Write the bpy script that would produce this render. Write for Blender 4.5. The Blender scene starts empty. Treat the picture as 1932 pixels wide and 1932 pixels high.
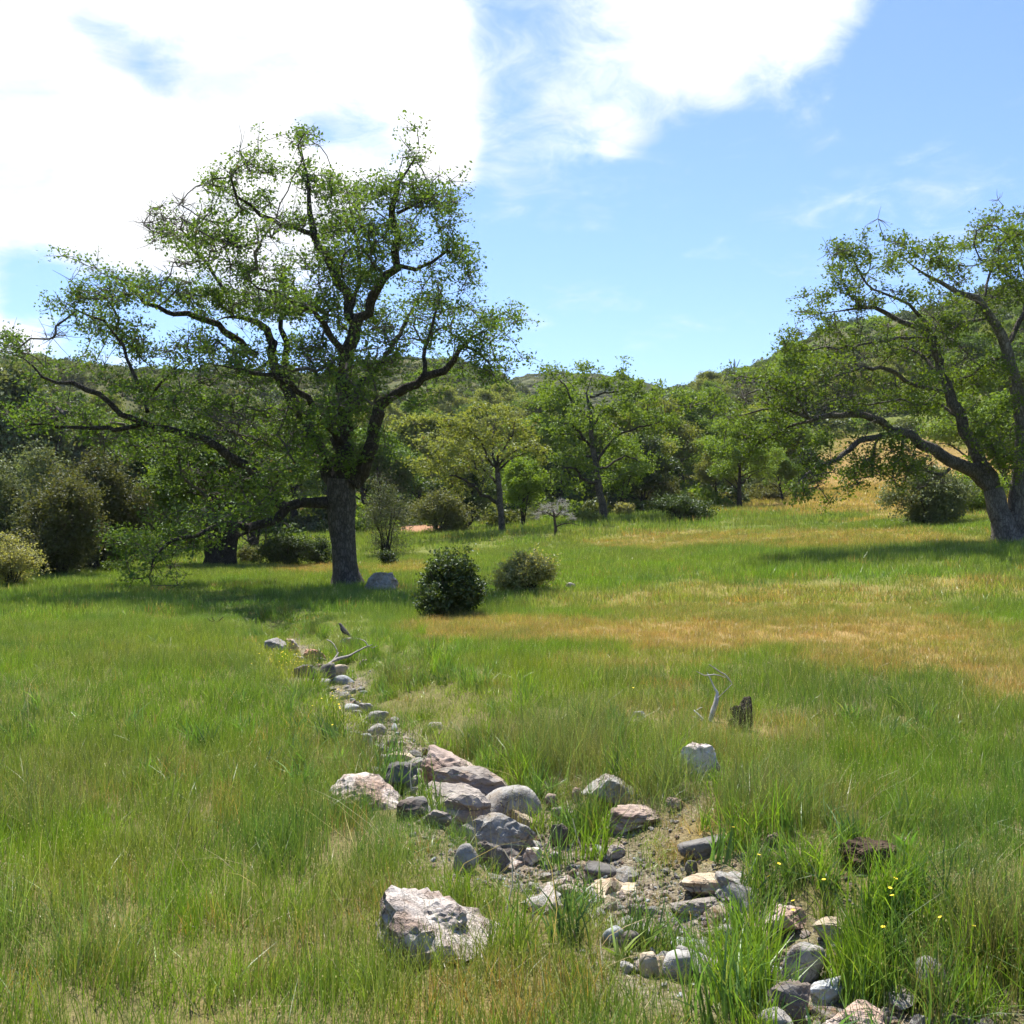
import bpy, bmesh, math, random
import numpy as np
from mathutils import Vector, Matrix, Euler

random.seed(7)
RNG = np.random.default_rng(11)
scene = bpy.context.scene
COL = scene.collection

# ------------------------------------------------------------------ camera
F = 2025.0                     # focal length in pixels of a 1932 px wide frame
EYE = np.array([0.0, 0.0, 1.6])
PITCH = math.atan((1005 - 966) / F)
cam_data = bpy.data.cameras.new("camera")
cam_data.sensor_width = 36.0
cam_data.lens = 36.0 * F / 1932.0
cam_data.clip_start = 0.05
cam_data.clip_end = 5000
cam = bpy.data.objects.new("camera", cam_data)
cam.location = EYE
cam.rotation_euler = (math.pi / 2 + PITCH, 0, 0)
COL.objects.link(cam)
scene.camera = cam

# ------------------------------------------------------------------ light
SUN_EL, SUN_AZ = math.radians(63), math.radians(-14)      # azimuth clockwise from +Y
sun_dir = Vector((math.sin(SUN_AZ) * math.cos(SUN_EL), math.cos(SUN_AZ) * math.cos(SUN_EL), math.sin(SUN_EL)))
sd = bpy.data.lights.new("sun", 'SUN')
sd.energy = 4.5
sd.angle = math.radians(0.53)
sd.color = (1.0, 0.95, 0.87)
sun = bpy.data.objects.new("sun", sd)
sun.rotation_euler = sun_dir.to_track_quat('Z', 'Y').to_euler()
COL.objects.link(sun)

scene.view_settings.view_transform = 'Standard'
scene.view_settings.look = 'None'
scene.view_settings.gamma = 1.0
scene.view_settings.exposure = 1.25
scene.render.engine = 'CYCLES'
cy = scene.cycles
cy.max_bounces = 4
cy.diffuse_bounces = 2
cy.glossy_bounces = 2
cy.transmission_bounces = 3
cy.transparent_max_bounces = 6
cy.caustics_reflective = False
cy.caustics_refractive = False
cy.sample_clamp_indirect = 6.0
cy.use_adaptive_sampling = True
cy.adaptive_threshold = 0.02
cy.use_denoising = True
try:
    cy.denoiser = 'OPENIMAGEDENOISE'
    cy.denoising_prefilter = 'ACCURATE'
except Exception:
    pass


def px_dir(px, py):
    """Unit-depth (y = 1) world direction through a pixel of the 1932 px frame."""
    a = (px - 966.0) / F
    b = -(py - 966.0) / F
    y = math.cos(PITCH) - b * math.sin(PITCH)
    z = math.sin(PITCH) + b * math.cos(PITCH)
    return np.array([a / y, 1.0, z / y])


def at(px, py, depth):
    return EYE + px_dir(px, py) * depth


def to_px(P):
    """World points (N,3) to pixels of the 1932 px frame."""
    d = np.asarray(P, float) - EYE
    yc = d[:, 1] * math.cos(PITCH) + d[:, 2] * math.sin(PITCH)
    zc = -d[:, 1] * math.sin(PITCH) + d[:, 2] * math.cos(PITCH)
    yc = np.where(yc < 0.2, 0.2, yc)
    return 966 + F * d[:, 0] / yc, 966 - F * zc / yc


# ------------------------------------------------------------------ world: sky with clouds
world = bpy.data.worlds.new("World")
scene.world = world
world.use_nodes = True
wn, wl = world.node_tree.nodes, world.node_tree.links
wn.clear()


class G:
    """Tiny helper for writing node graphs."""
    def __init__(self, tree):
        self.t = tree

    def n(self, kind, **kw):
        nd = self.t.nodes.new(kind)
        for k, v in kw.items():
            setattr(nd, k, v)
        return nd

    def put(self, sock, v):
        if isinstance(v, bpy.types.NodeSocket):
            self.t.links.new(v, sock)
        elif v is not None:
            sock.default_value = v

    def math(self, op, a, b=None, c=None, clamp=False):
        nd = self.n('ShaderNodeMath', operation=op, use_clamp=clamp)
        self.put(nd.inputs[0], a)
        if b is not None:
            self.put(nd.inputs[1], b)
        if c is not None:
            self.put(nd.inputs[2], c)
        return nd.outputs[0]

    def vmath(self, op, a, b=None, out=0):
        nd = self.n('ShaderNodeVectorMath', operation=op)
        self.put(nd.inputs[0], a)
        if b is not None:
            if op == 'SCALE':
                self.put(nd.inputs[3], b)
            else:
                self.put(nd.inputs[1], b)
        return nd.outputs[out]

    def mix(self, fac, a, b, kind='RGBA', blend='MIX'):
        nd = self.n('ShaderNodeMix', data_type=kind)
        if kind == 'RGBA':
            nd.blend_type = blend
            ins = (nd.inputs[0], nd.inputs[6], nd.inputs[7])
            out = nd.outputs[2]
        else:
            ins = (nd.inputs[0], nd.inputs[2], nd.inputs[3])
            out = nd.outputs[0]
        for s, v in zip(ins, (fac, a, b)):
            if isinstance(v, tuple) and len(v) == 3:
                v = (*v, 1)
            self.put(s, v)
        return out

    def noise(self, vec, scale, detail=4, rough=0.55, dist=0.0, out=0):
        nd = self.n('ShaderNodeTexNoise')
        self.put(nd.inputs['Vector'], vec)
        nd.inputs['Scale'].default_value = scale
        nd.inputs['Detail'].default_value = detail
        nd.inputs['Roughness'].default_value = rough
        nd.inputs['Distortion'].default_value = dist
        return nd.outputs[out]

    def ramp(self, fac, lo, hi, smooth=True):
        nd = self.n('ShaderNodeMapRange', clamp=True)
        nd.interpolation_type = 'SMOOTHSTEP' if smooth else 'LINEAR'
        self.put(nd.inputs[0], fac)
        nd.inputs[1].default_value = lo
        nd.inputs[2].default_value = hi
        return nd.outputs[0]


g = G(world.node_tree)
sky = g.n('ShaderNodeTexSky', sky_type='NISHITA')
sky.sun_disc = False
sky.sun_elevation = SUN_EL
sky.sun_rotation = SUN_AZ % (2 * math.pi)
sky.altitude = 400
sky.air_density = 1.0
sky.dust_density = 0.6
sky.ozone_density = 1.6
tc = g.n('ShaderNodeTexCoord')
dirv = g.vmath('NORMALIZE', tc.outputs['Generated'])
sep = g.n('ShaderNodeSeparateXYZ')
g.put(sep.inputs[0], dirv)
zz = g.math('ADD', sep.outputs[2], 0.22)
plane = g.vmath('DIVIDE', dirv, None)
comb = g.n('ShaderNodeCombineXYZ')
for i in range(3):
    g.put(comb.inputs[i], zz)
g.put(plane.node.inputs[1], comb.outputs[0])
warp = g.noise(plane, 1.7, 3, 0.5, out=1)
warpv = g.vmath('SCALE', g.vmath('SUBTRACT', warp, (0.5, 0.5, 0.5)), 0.14)
dirw = g.vmath('ADD', dirv, warpv)
# banks of cloud: (pixel x, pixel y, angular radius in pixels, weight)
BANKS = [(60, 60, 330, .9), (380, 200, 300, 1.0), (640, 160, 230, .9), (150, 360, 250, 1.0), (760, 250, 130, .7),
         (420, 380, 190, .7), (60, 470, 130, .7), (690, 40, 190, .7), (850, 300, 60, .5), (-300, 200, 500, .9), (300, -300, 600, .8),
         (1400, -10, 190, .64), (1560, 0, 120, .55), (1320, 110, 110, .4), (1370, 200, 60, .4), (1190, 235, 60, .42),
         (1100, 90, 170, .22), (980, 220, 150, .2), (955, 395, 50, .24), (20, 610, 110, .6), (990, 630, 45, .35),
         (1020, 615, 30, .3), (1300, -400, 500, .6), (560, 500, 120, .4), (640, 690, 60, .3)]
HOLES = [(240, 62, 60, .55), (320, 110, 55, .5), (170, 20, 60, .5), (690, 272, 85, .6), (600, 265, 50, .4), (40, 535, 75, .8), (150, 560, 90, .8), (260, 560, 80, .6), (1750, 120, 130, .5), (985, 80, 170, .42), (330, 600, 90, .5)]
field = None
for lst, sgn in ((BANKS, 1), (HOLES, -1)):
    for (bx, by, br, bw) in lst:
        d = px_dir(bx, by)
        d = d / np.linalg.norm(d)
        dist = g.vmath('DISTANCE', dirw, tuple(d), out=1)
        r = g.ramp(dist, br / F * 1.25, br / F * 0.25)
        r = g.math('MULTIPLY', r, bw * sgn)
        field = r if field is None else g.math('ADD', field, r)
    if sgn == 1:
        field = g.math('MINIMUM', field, 1.0)
n1 = g.noise(plane, 2.2, 9, 0.62, 0.5)
n2 = g.noise(plane, 9.0, 7, 0.65, 1.0)
cov = g.math('ADD', g.math('MULTIPLY', field, 0.54), g.math('MULTIPLY', n1, 0.80))
cov = g.math('ADD', cov, g.math('MULTIPLY', n2, 0.5))
dens = g.ramp(cov, 0.68, 1.2)
shade = g.ramp(g.noise(plane, 3.2, 8, 0.6, 0.6), 0.34, 0.62)
cloud = g.mix(shade, (4.2, 4.35, 4.55), (5.9, 5.9, 5.9))
skyc = g.mix(1.0, sky.outputs[0], (0.64, 0.735, 0.93), blend='MULTIPLY')
skymix = g.mix(dens, skyc, cloud)
bg = g.n('ShaderNodeBackground')
g.put(bg.inputs[0], skymix)
bg.inputs[1].default_value = 0.10
wo = g.n('ShaderNodeOutputWorld')
wl.new(bg.outputs[0], wo.inputs[0])


# ------------------------------------------------------------------ numpy noise
def _hash(ix, iy, iz):
    h = (ix.astype(np.int64) * 374761393 + iy.astype(np.int64) * 668265263 + iz.astype(np.int64) * 2147483647) & 0xFFFFFFFF
    h = ((h ^ (h >> 13)) * 1274126177) & 0xFFFFFFFF
    h = ((h ^ (h >> 16)) * 2246822519) & 0xFFFFFFFF
    return ((h ^ (h >> 15)) & 0xFFFFFF) / float(0xFFFFFF)


def vnoise(P):
    P = np.asarray(P, float)
    i = np.floor(P)
    f = P - i
    f = f * f * (3 - 2 * f)
    x, y, z = i[:, 0], i[:, 1], i[:, 2]
    r = 0
    for dx in (0, 1):
        wx = f[:, 0] if dx else 1 - f[:, 0]
        for dy in (0, 1):
            wy = f[:, 1] if dy else 1 - f[:, 1]
            for dz in (0, 1):
                wz = f[:, 2] if dz else 1 - f[:, 2]
                r = r + wx * wy * wz * _hash(x + dx, y + dy, z + dz)
    return r


def fbm(P, octs=4):
    P = np.asarray(P, float)
    s, a, t = 0, 1.0, 0
    for o in range(octs):
        s = s + a * (vnoise(P * 2 ** o + 17.3 * o) - 0.5)
        t += a
        a *= 0.5
    return s / t * 2


def fbm2(x, y, sc, octs=3, seed=0.0):
    return fbm(np.stack([x * sc, y * sc, np.full_like(x, seed)], 1), octs)


def sstep(a, b, x):
    t = np.clip((x - a) / (b - a), 0, 1)
    return t * t * (3 - 2 * t)


# ------------------------------------------------------------------ terrain
CP = []
for (px, py, d) in [(655, 1107, 30), (60, 1098, 33), (845, 1165, 21), (1000, 1117, 26), (1895, 1024, 33), (1752, 990, 42),
                    (945, 1005, 58), (1140, 978, 62), (1283, 982, 56), (1395, 958, 70), (1475, 946, 72), (1600, 934, 80),
                    (415, 1070, 45), (540, 1068, 47), (230, 1080, 40), (1730, 905, 105), (1640, 925, 90), (1850, 930, 75),
                    (1048, 1009, 53), (985, 1000, 64), (780, 1012, 66), (700, 1030, 55), (0, 1060, 60), (1350, 1060, 33), (1600, 1060, 28),
                    (1300, 1025, 44), (1560, 990, 47)]:
    CP.append(at(px, py, d))
for p in [(-10, 0, 0), (0, 0, 0), (10, 0, .05), (0, 8, 0), (-7, 8, 0), (7, 8, .02), (0, -25, -.5), (-30, 0, 0), (30, 5, .6), (-25, 20, 0), (-4, 16, 0),
          (4, 15, 0), (11, 15, .08), (22, 20, .6), (-45, 45, .6), (-70, 80, 3), (-30, 85, 2.2), (40, 45, 3.2), (60, 70, 8), (0, 95, 4.0),
          (75, 120, 17), (30, 125, 11), (-30, 130, 6), (0, -60, -1), (-80, 0, 1), (80, 0, 4), (-90, 130, 10)]:
    CP.append(np.array(p, float))
CP = np.array(CP)


def _tps_k(r2):
    return 0.5 * r2 * np.log(r2 + 1e-9)


_n = len(CP)
_d2 = ((CP[:, None, :2] - CP[None, :, :2]) ** 2).sum(-1)
_A = np.zeros((_n + 3, _n + 3))
_A[:_n, :_n] = _tps_k(_d2) + np.eye(_n) * 1.5
_A[:_n, _n] = 1
_A[:_n, _n + 1:] = CP[:, :2]
_A[_n:, :_n] = _A[:_n, _n:].T
_b = np.zeros(_n + 3)
_b[:_n] = CP[:, 2]
_W = np.linalg.solve(_A, _b)


def tps(x, y):
    out = np.zeros_like(x)
    for s in range(0, len(x), 40000):
        xs, ys = x[s:s + 40000], y[s:s + 40000]
        d2 = (xs[:, None] - CP[None, :, 0]) ** 2 + (ys[:, None] - CP[None, :, 1]) ** 2
        out[s:s + 40000] = _tps_k(d2) @ _W[:_n] + _W[_n] + _W[_n + 1] * xs + _W[_n + 2] * ys
    return out


def unplane(px, py, z):
    d = px_dir(px, py)
    t = (z - EYE[2]) / d[2]
    return (EYE + d * t)[:2]


CREEK = np.array([unplane(px, py, -0.2) for (px, py) in
                  [(300, 1128), (440, 1160), (540, 1203), (596, 1250), (645, 1300), (690, 1352), (722, 1405), (790, 1460), (850, 1515), (930, 1580),
                   (1000, 1650), (1090, 1712), (1210, 1775), (1340, 1838), (1520, 1905), (1700, 1985), (1950, 2110), (2500, 2300)]])


def creek_sd(x, y):
    """distance to the creek's centre line and side (+ = right bank)"""
    best = np.full(x.shape, 1e9)
    side = np.zeros(x.shape)
    along = np.zeros(x.shape)
    for k in range(len(CREEK) - 1):
        a, b = CREEK[k], CREEK[k + 1]
        ab = b - a
        t = np.clip(((x - a[0]) * ab[0] + (y - a[1]) * ab[1]) / (ab @ ab), 0, 1)
        dx, dy = x - a[0] - t * ab[0], y - a[1] - t * ab[1]
        d = np.hypot(dx, dy)
        m = d < best
        best = np.where(m, d, best)
        side = np.where(m, np.sign(-(ab[0] * dy - ab[1] * dx)), side)   # walking towards the viewer, left hand = the right side of the picture
        along = np.where(m, k + t, along)
    return best, -side, along


ANG = lambda px: math.atan2(px - 966.0, F)
SKY1 = [(-3000, 560), (-1200, 610), (-500, 650), (0, 722), (60, 716), (150, 730), (330, 745), (500, 748), (640, 730), (760, 702), (850, 708), (930, 735), (1000, 775),
        (1100, 800), (1190, 785), (1240, 760), (1290, 742), (1360, 726), (1450, 702), (1560, 672), (1700, 655), (1932, 630), (2400, 570), (4500, 480)]
SKY2 = [(-3000, 900), (700, 800), (860, 760), (930, 738), (1000, 718), (1060, 713), (1200, 724), (1280, 745), (1400, 770), (1600, 900), (4500, 900)]


def _elev(tab, ang):
    xs = [ANG(p[0]) for p in tab]
    ys = [math.atan2(1005 - p[1], F) for p in tab]
    return np.interp(ang, xs, ys)


def terrain(x, y, creek=True):
    x = np.asarray(x, float).ravel()
    y = np.asarray(y, float).ravel()
    r = np.hypot(x, y) + 1e-6
    s = np.minimum(1.0, 140.0 / r)
    z = tps(x * s, y * s)
    z = np.where(r > 140, np.clip(z, -3, 25), z)
    ang = np.arctan2(x, np.where(np.abs(y) < 1e-6, 1e-6, y))
    R1, R2 = 310.0, 640.0
    h1 = 1.6 + R1 * np.tan(_elev(SKY1, ang))
    h2 = 1.6 + R2 * np.tan(_elev(SKY2, ang))
    w1 = sstep(115, R1, r) ** 0.85
    z1 = z * (1 - w1) + h1 * w1
    z1 = z1 - sstep(R1 + 10, 620, r) * h1 * 0.5
    z2 = h2 * sstep(330, R2, r) - sstep(R2, 1000, r) * h2 * 0.3
    hill = np.maximum(z1, np.where(r > 330, z2, -99))
    rough = fbm2(x, y, 0.018, 4, 3.3) * 9.0 * sstep(130, 220, r) * (1 - 0.75 * sstep(270, 305, r) * (1 - sstep(330, 400, r)))
    z = np.where(r > 115, hill, z) + rough
    back = sstep(0, -60, y)
    z = z * (1 - back * 0.5)
    z = z + fbm2(x, y, 0.35, 3, 1.0) * 0.05 + fbm2(x, y, 0.06, 2, 5.0) * 0.12 * sstep(8, 25, r)
    if creek:
        m = r < 30
        if m.any():
            d, sd_, al = creek_sd(x[m], y[m])
            wob = fbm2(x[m], y[m], 1.3, 2, 8.0) * 0.13
            d = d + wob
            left = 1 - sstep(0.22, 0.46, d)
            right = 1 - sstep(0.25, 1.5, d)
            prof = np.where(sd_ < 0, left, right)
            fade = sstep(0.2, 2.0, al)
            zc = z[m] - prof * 0.38 * fade
            zc += fbm2(x[m], y[m], 4.0, 2, 2.0) * 0.03 * prof
            z[m] = zc
    return z


def tz(x, y):
    return float(terrain(np.array([x]), np.array([y]))[0])


_TS = np.geomspace(1.2, 320, 1400)


def ground_hit(px, py):
    d = px_dir(px, py)
    P = EYE[None] + _TS[:, None] * d[None]
    dz = P[:, 2] - terrain(P[:, 0], P[:, 1])
    k = np.argmax(dz < 0)
    if dz[k] >= 0:
        k = len(_TS) - 1
    if k == 0:
        return P[0]
    t = _TS[k - 1] + (_TS[k] - _TS[k - 1]) * dz[k - 1] / (dz[k - 1] - dz[k] + 1e-9)
    q = EYE + d * t
    return q


# dry, tawny patches of the meadow, as lying on the ground: (pixel x, y, half width, half height, amount)
DRY = [(1420, 1195, 470, 34, .95), (900, 1190, 130, 20, .8), (1720, 1245, 260, 34, .75), (1890, 1290, 90, 30, .9), (1500, 1018, 430, 18, .6),
       (1450, 1140, 300, 34, .5), (1750, 1110, 250, 20, .35), (1780, 945, 420, 32, .9), (1620, 915, 300, 22, 1), (1720, 875, 260, 50, 1),
       (600, 1075, 90, 9, .75), (770, 1072, 70, 10, .6), (1100, 1130, 90, 22, .4), (200, 1720, 80, 130, .16), (880, 1900, 200, 50, .34),
       (120, 1660, 90, 50, .15), (1240, 1340, 110, 50, .25), (1430, 1400, 130, 60, .35), (1330, 1580, 100, 60, .35), (420, 1850, 120, 90, .14),
       (1290, 960, 400, 10, .35), (1190, 1250, 160, 16, .5), (500, 1500, 120, 60, .1), (1780, 1880, 120, 60, .2)]
LUSH = [(600, 1140, 240, 26, 1), (1650, 1040, 420, 16, .8), (250, 1130, 320, 20, .5), (1450, 1310, 500, 40, .35), (350, 1400, 300, 120, .4), (1750, 1450, 220, 140, .4), (650, 1530, 150, 100, .5)]
YEL = [(560, 1255, 70, 50, 1), (640, 1370, 60, 60, .8), (1000, 1290, 200, 40, .5), (820, 1350, 120, 40, .6), (430, 1230, 200, 30, .4)]


def patch(lst, x, y, z):
    px, py = to_px(np.stack([x, y, z], 1))
    wx = fbm2(x, y, 0.22, 4, 4.0) * 90 + fbm2(x, y, 1.1, 2, 14.0) * 30
    wy = fbm2(x, y, 0.5, 4, 9.0)
    v = np.zeros_like(x)
    for (cx, cy_, rx, ry, a) in lst:
        q = ((px + wx * min(1, rx / 150) - cx) / rx) ** 2 + ((py - cy_) / ry + wy * 0.8) ** 2
        v = np.maximum(v, a * (1 - sstep(0.35, 1.6, q)))
    return np.where(y > 1, v, 0)


# ------------------------------------------------------------------ mesh helpers
def mesh_np(name, verts, faces, mat=None, smooth=True, attrs=None):
    """faces: list of (M,k) arrays"""
    me = bpy.data.meshes.new(name)
    verts = np.asarray(verts, np.float32)
    if not isinstance(faces, (list, tuple)):
        faces = [faces]
    faces = [np.asarray(f, np.int32) for f in faces if len(f)]
    me.vertices.add(len(verts))
    me.vertices.foreach_set("co", verts.ravel())
    nl = sum(f.size for f in faces)
    npoly = sum(len(f) for f in faces)
    if npoly:
        me.loops.add(nl)
        me.polygons.add(npoly)
        me.loops.foreach_set("vertex_index", np.concatenate([f.ravel() for f in faces]))
        tot = np.concatenate([np.full(len(f), f.shape[1], np.int32) for f in faces])
        st = np.concatenate([[0], np.cumsum(tot)[:-1]]).astype(np.int32)
        me.polygons.foreach_set("loop_start", st)
        me.polygons.foreach_set("loop_total", tot)
        me.polygons.foreach_set("use_smooth", np.full(npoly, smooth))
    for an, av in (attrs or {}).items():
        av = np.asarray(av, np.float32)
        if av.ndim == 1:
            a = me.attributes.new(an, 'FLOAT', 'POINT')
            a.data.foreach_set("value", av)
        elif av.shape[1] == 3:
            a = me.attributes.new(an, 'FLOAT_VECTOR', 'POINT')
            a.data.foreach_set("vector", av.ravel())
        else:
            a = me.attributes.new(an, 'FLOAT_COLOR', 'POINT')
            a.data.foreach_set("color", av.ravel())
    me.update()
    me.validate()
    if mat:
        me.materials.append(mat)
    return me


def link(name, data, parent=None, loc=(0, 0, 0), rot=(0, 0, 0), scale=(1, 1, 1)):
    o = bpy.data.objects.new(name, data)
    o.location = loc
    o.rotation_euler = rot
    o.scale = scale
    COL.objects.link(o)
    if parent:
        o.parent = parent
    return o


def tag(o, label=None, cat=None, group=None, kind=None):
    if label:
        o["label"] = label
    if cat:
        o["category"] = cat
    if group:
        o["group"] = group
    if kind:
        o["kind"] = kind
    return o


def copy_thing(o, loc, rz, sc, label, cat=None, group=None):
    r = o.copy()
    COL.objects.link(r)
    r.location = loc
    r.rotation_euler = (0, 0, rz)
    r.scale = (sc, sc, sc) if not isinstance(sc, tuple) else sc
    tag(r, label, cat, group)
    for ch in o.children:
        c = ch.copy()
        COL.objects.link(c)
        c.parent = r
        c.name = ch.name.split('.')[0]
    return r


# ------------------------------------------------------------------ materials
def new_mat(name):
    m = bpy.data.materials.new(name)
    m.use_nodes = True
    m.node_tree.nodes.clear()
    gg = G(m.node_tree)
    out = gg.n('ShaderNodeOutputMaterial')
    return m, gg, out


def attr(gg, name, typ='GEOMETRY', out='Fac'):
    a = gg.n('ShaderNodeAttribute', attribute_type=typ, attribute_name=name)
    return a.outputs[out]


def leaf_mat(name, c0, c1, trans=0.42, gloss=0.022, rough=0.5, brown=None, brown_amt=0.0, obj_var=0.25):
    m, gg, out = new_mat(name)
    r = attr(gg, 'rnd')
    col = gg.mix(r, c0, c1)
    if brown:
        col = gg.mix(gg.ramp(r, 1 - brown_amt, 1 - brown_amt * 0.6), col, brown)
    oi = gg.n('ShaderNodeObjectInfo')
    k = gg.math('ADD', gg.math('MULTIPLY', oi.outputs['Random'], obj_var * 2), 1 - obj_var)
    col = gg.vmath('SCALE', col, k)
    d = gg.n('ShaderNodeBsdfDiffuse')
    gg.put(d.inputs[0], col)
    t = gg.n('ShaderNodeBsdfTranslucent')
    tcol = gg.mix(1.0, col, (1.25, 1.2, 0.6), blend='MULTIPLY')
    gg.put(t.inputs[0], tcol)
    mx = gg.n('ShaderNodeMixShader')
    mx.inputs[0].default_value = trans
    gg.t.links.new(d.outputs[0], mx.inputs[1])
    gg.t.links.new(t.outputs[0], mx.inputs[2])
    gl = gg.n('ShaderNodeBsdfGlossy')
    gl.inputs['Roughness'].default_value = rough
    gl.inputs[0].default_value = (0.9, 0.95, 1, 1)
    m2 = gg.n('ShaderNodeMixShader')
    m2.inputs[0].default_value = gloss
    gg.t.links.new(mx.outputs[0], m2.inputs[1])
    gg.t.links.new(gl.outputs[0], m2.inputs[2])
    gg.t.links.new(m2.outputs[0], out.inputs[0])
    return m


def grass_mat(name, trans=0.45, gloss=0.035):
    m, gg, out = new_mat(name)
    col = attr(gg, 'col', 'INSTANCER', 'Color')
    r = attr(gg, 'rnd')
    sd_ = attr(gg, 'seed')
    k = gg.math('ADD', gg.math('MULTIPLY', r, 0.75), 0.62)
    c = gg.vmath('SCALE', col, k)
    c = gg.mix(gg.ramp(r, 0.86, 0.93), c, gg.mix(0.45, c, (0.30, 0.24, 0.09)))
    c = gg.mix(sd_, c, gg.mix(0.6, c, (0.55, 0.52, 0.32)))
    d = gg.n('ShaderNodeBsdfDiffuse')
    gg.put(d.inputs[0], c)
    t = gg.n('ShaderNodeBsdfTranslucent')
    gg.put(t.inputs[0], gg.mix(1.0, c, (1.15, 1.15, 0.6), blend='MULTIPLY'))
    mx = gg.n('ShaderNodeMixShader')
    mx.inputs[0].default_value = trans
    gg.t.links.new(d.outputs[0], mx.inputs[1])
    gg.t.links.new(t.outputs[0], mx.inputs[2])
    gl = gg.n('ShaderNodeBsdfGlossy')
    gl.inputs['Roughness'].default_value = 0.4
    m2 = gg.n('ShaderNodeMixShader')
    m2.inputs[0].default_value = gloss
    gg.t.links.new(mx.outputs[0], m2.inputs[1])
    gg.t.links.new(gl.outputs[0], m2.inputs[2])
    gg.t.links.new(m2.outputs[0], out.inputs[0])
    return m


def rock_mat(name, c0, c1, stain, stain_amt=0.45, scale=6.0, rough=0.85, bump=0.5, layered=False, speck=None):
    m, gg, out = new_mat(name)
    t = gg.n('ShaderNodeTexCoord')
    oi = gg.n('ShaderNodeObjectInfo')
    v = gg.vmath('ADD', t.outputs['Object'], gg.vmath('SCALE', oi.outputs['Location'], 3.7))
    vv = v
    if layered:
        mp = gg.n('ShaderNodeMapping')
        gg.put(mp.inputs[0], v)
        mp.inputs['Rotation'].default_value = (0.3, 0.5, 0.2)
        mp.inputs['Scale'].default_value = (0.5, 0.5, 3.2)
        vv = mp.outputs[0]
    a = gg.noise(vv, scale, 8, 0.65, 0.3)
    b = gg.noise(v, scale * 0.45, 5, 0.6)
    c = gg.noise(v, scale * 5, 4, 0.7)
    col = gg.mix(gg.ramp(a, 0.3, 0.72), c0, c1)
    col = gg.mix(gg.math('MULTIPLY', gg.ramp(b, 0.60 - stain_amt * 0.28, 0.78 - stain_amt * 0.28), 0.85), col, stain)
    col = gg.mix(gg.math('MULTIPLY', gg.ramp(c, 0.55, 0.72), 0.55), col, speck or tuple(x * 0.45 for x in c0))
    k = gg.math('ADD', gg.math('MULTIPLY', oi.outputs['Random'], 0.4), 0.8)
    col = gg.vmath('SCALE', col, k)
    vo = gg.n('ShaderNodeTexVoronoi', feature='DISTANCE_TO_EDGE')
    gg.put(vo.inputs['Vector'], gg.vmath('ADD', vv, gg.vmath('SCALE', gg.noise(v, scale, 4, 0.65, out=1), 0.22)))
    vo.inputs['Scale'].default_value = scale * 0.7
    crack = gg.ramp(vo.outputs[0], 0.0, 0.05)
    dirt = gg.math('MULTIPLY', gg.math('SUBTRACT', 1.0, crack), gg.ramp(b, 0.35, 0.6))
    col = gg.mix(gg.math('MULTIPLY', dirt, 0.75), col, (0.10, 0.075, 0.05))
    p = gg.n('ShaderNodeBsdfPrincipled')
    gg.put(p.inputs['Base Color'], col)
    p.inputs['Roughness'].default_value = rough
    p.inputs['Specular IOR Level'].default_value = 0.25
    hgt = gg.math('ADD', gg.math('MULTIPLY', a, 1.0), gg.math('MULTIPLY', c, 0.5))
    hgt = gg.math('ADD', hgt, gg.math('MULTIPLY', crack, 0.25))
    bp = gg.n('ShaderNodeBump')
    bp.inputs['Strength'].default_value = bump
    bp.inputs['Distance'].default_value = 0.03
    gg.put(bp.inputs['Height'], hgt)
    gg.t.links.new(bp.outputs[0], p.inputs['Normal'])
    gg.t.links.new(p.outputs[0], out.inputs[0])
    return m


def bark_mat(name, c0, c1, moss=(0.05, 0.055, 0.02), moss_amt=0.3, scale=14.0):
    m, gg, out = new_mat(name)
    t = gg.n('ShaderNodeTexCoord')
    mp = gg.n('ShaderNodeMapping')
    gg.put(mp.inputs[0], t.outputs['Object'])
    mp.inputs['Scale'].default_value = (1, 1, 0.35)
    vo = gg.n('ShaderNodeTexVoronoi', feature='DISTANCE_TO_EDGE')
    gg.put(vo.inputs['Vector'], gg.vmath('ADD', mp.outputs[0], gg.vmath('SCALE', gg.noise(t.outputs['Object'], 9, 3, out=1), 0.08)))
    vo.inputs['Scale'].default_value = scale
    ridge = gg.ramp(vo.outputs[0], 0.0, 0.22)
    n_ = gg.noise(t.outputs['Object'], 3.0, 6, 0.65)
    col = gg.mix(gg.ramp(n_, 0.3, 0.7), c0, c1)
    col = gg.mix(gg.math('MULTIPLY', gg.math('SUBTRACT', 1.0, ridge), 0.6), col, tuple(x * 0.4 for x in c0))
    mo = gg.noise(t.outputs['Object'], 1.6, 5, 0.7)
    col = gg.mix(gg.math('MULTIPLY', gg.ramp(mo, 0.68 - moss_amt * 0.4, 0.78), 0.8), col, moss)
    p = gg.n('ShaderNodeBsdfPrincipled')
    gg.put(p.inputs['Base Color'], col)
    p.inputs['Roughness'].default_value = 0.9
    p.inputs['Specular IOR Level'].default_value = 0.15
    bp = gg.n('ShaderNodeBump')
    bp.inputs['Strength'].default_value = 0.8
    bp.inputs['Distance'].default_value = 0.04
    gg.put(bp.inputs['Height'], gg.math('ADD', ridge, gg.math('MULTIPLY', n_, 0.8)))
    gg.t.links.new(bp.outputs[0], p.inputs['Normal'])
    gg.t.links.new(p.outputs[0], out.inputs[0])
    return m


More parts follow.
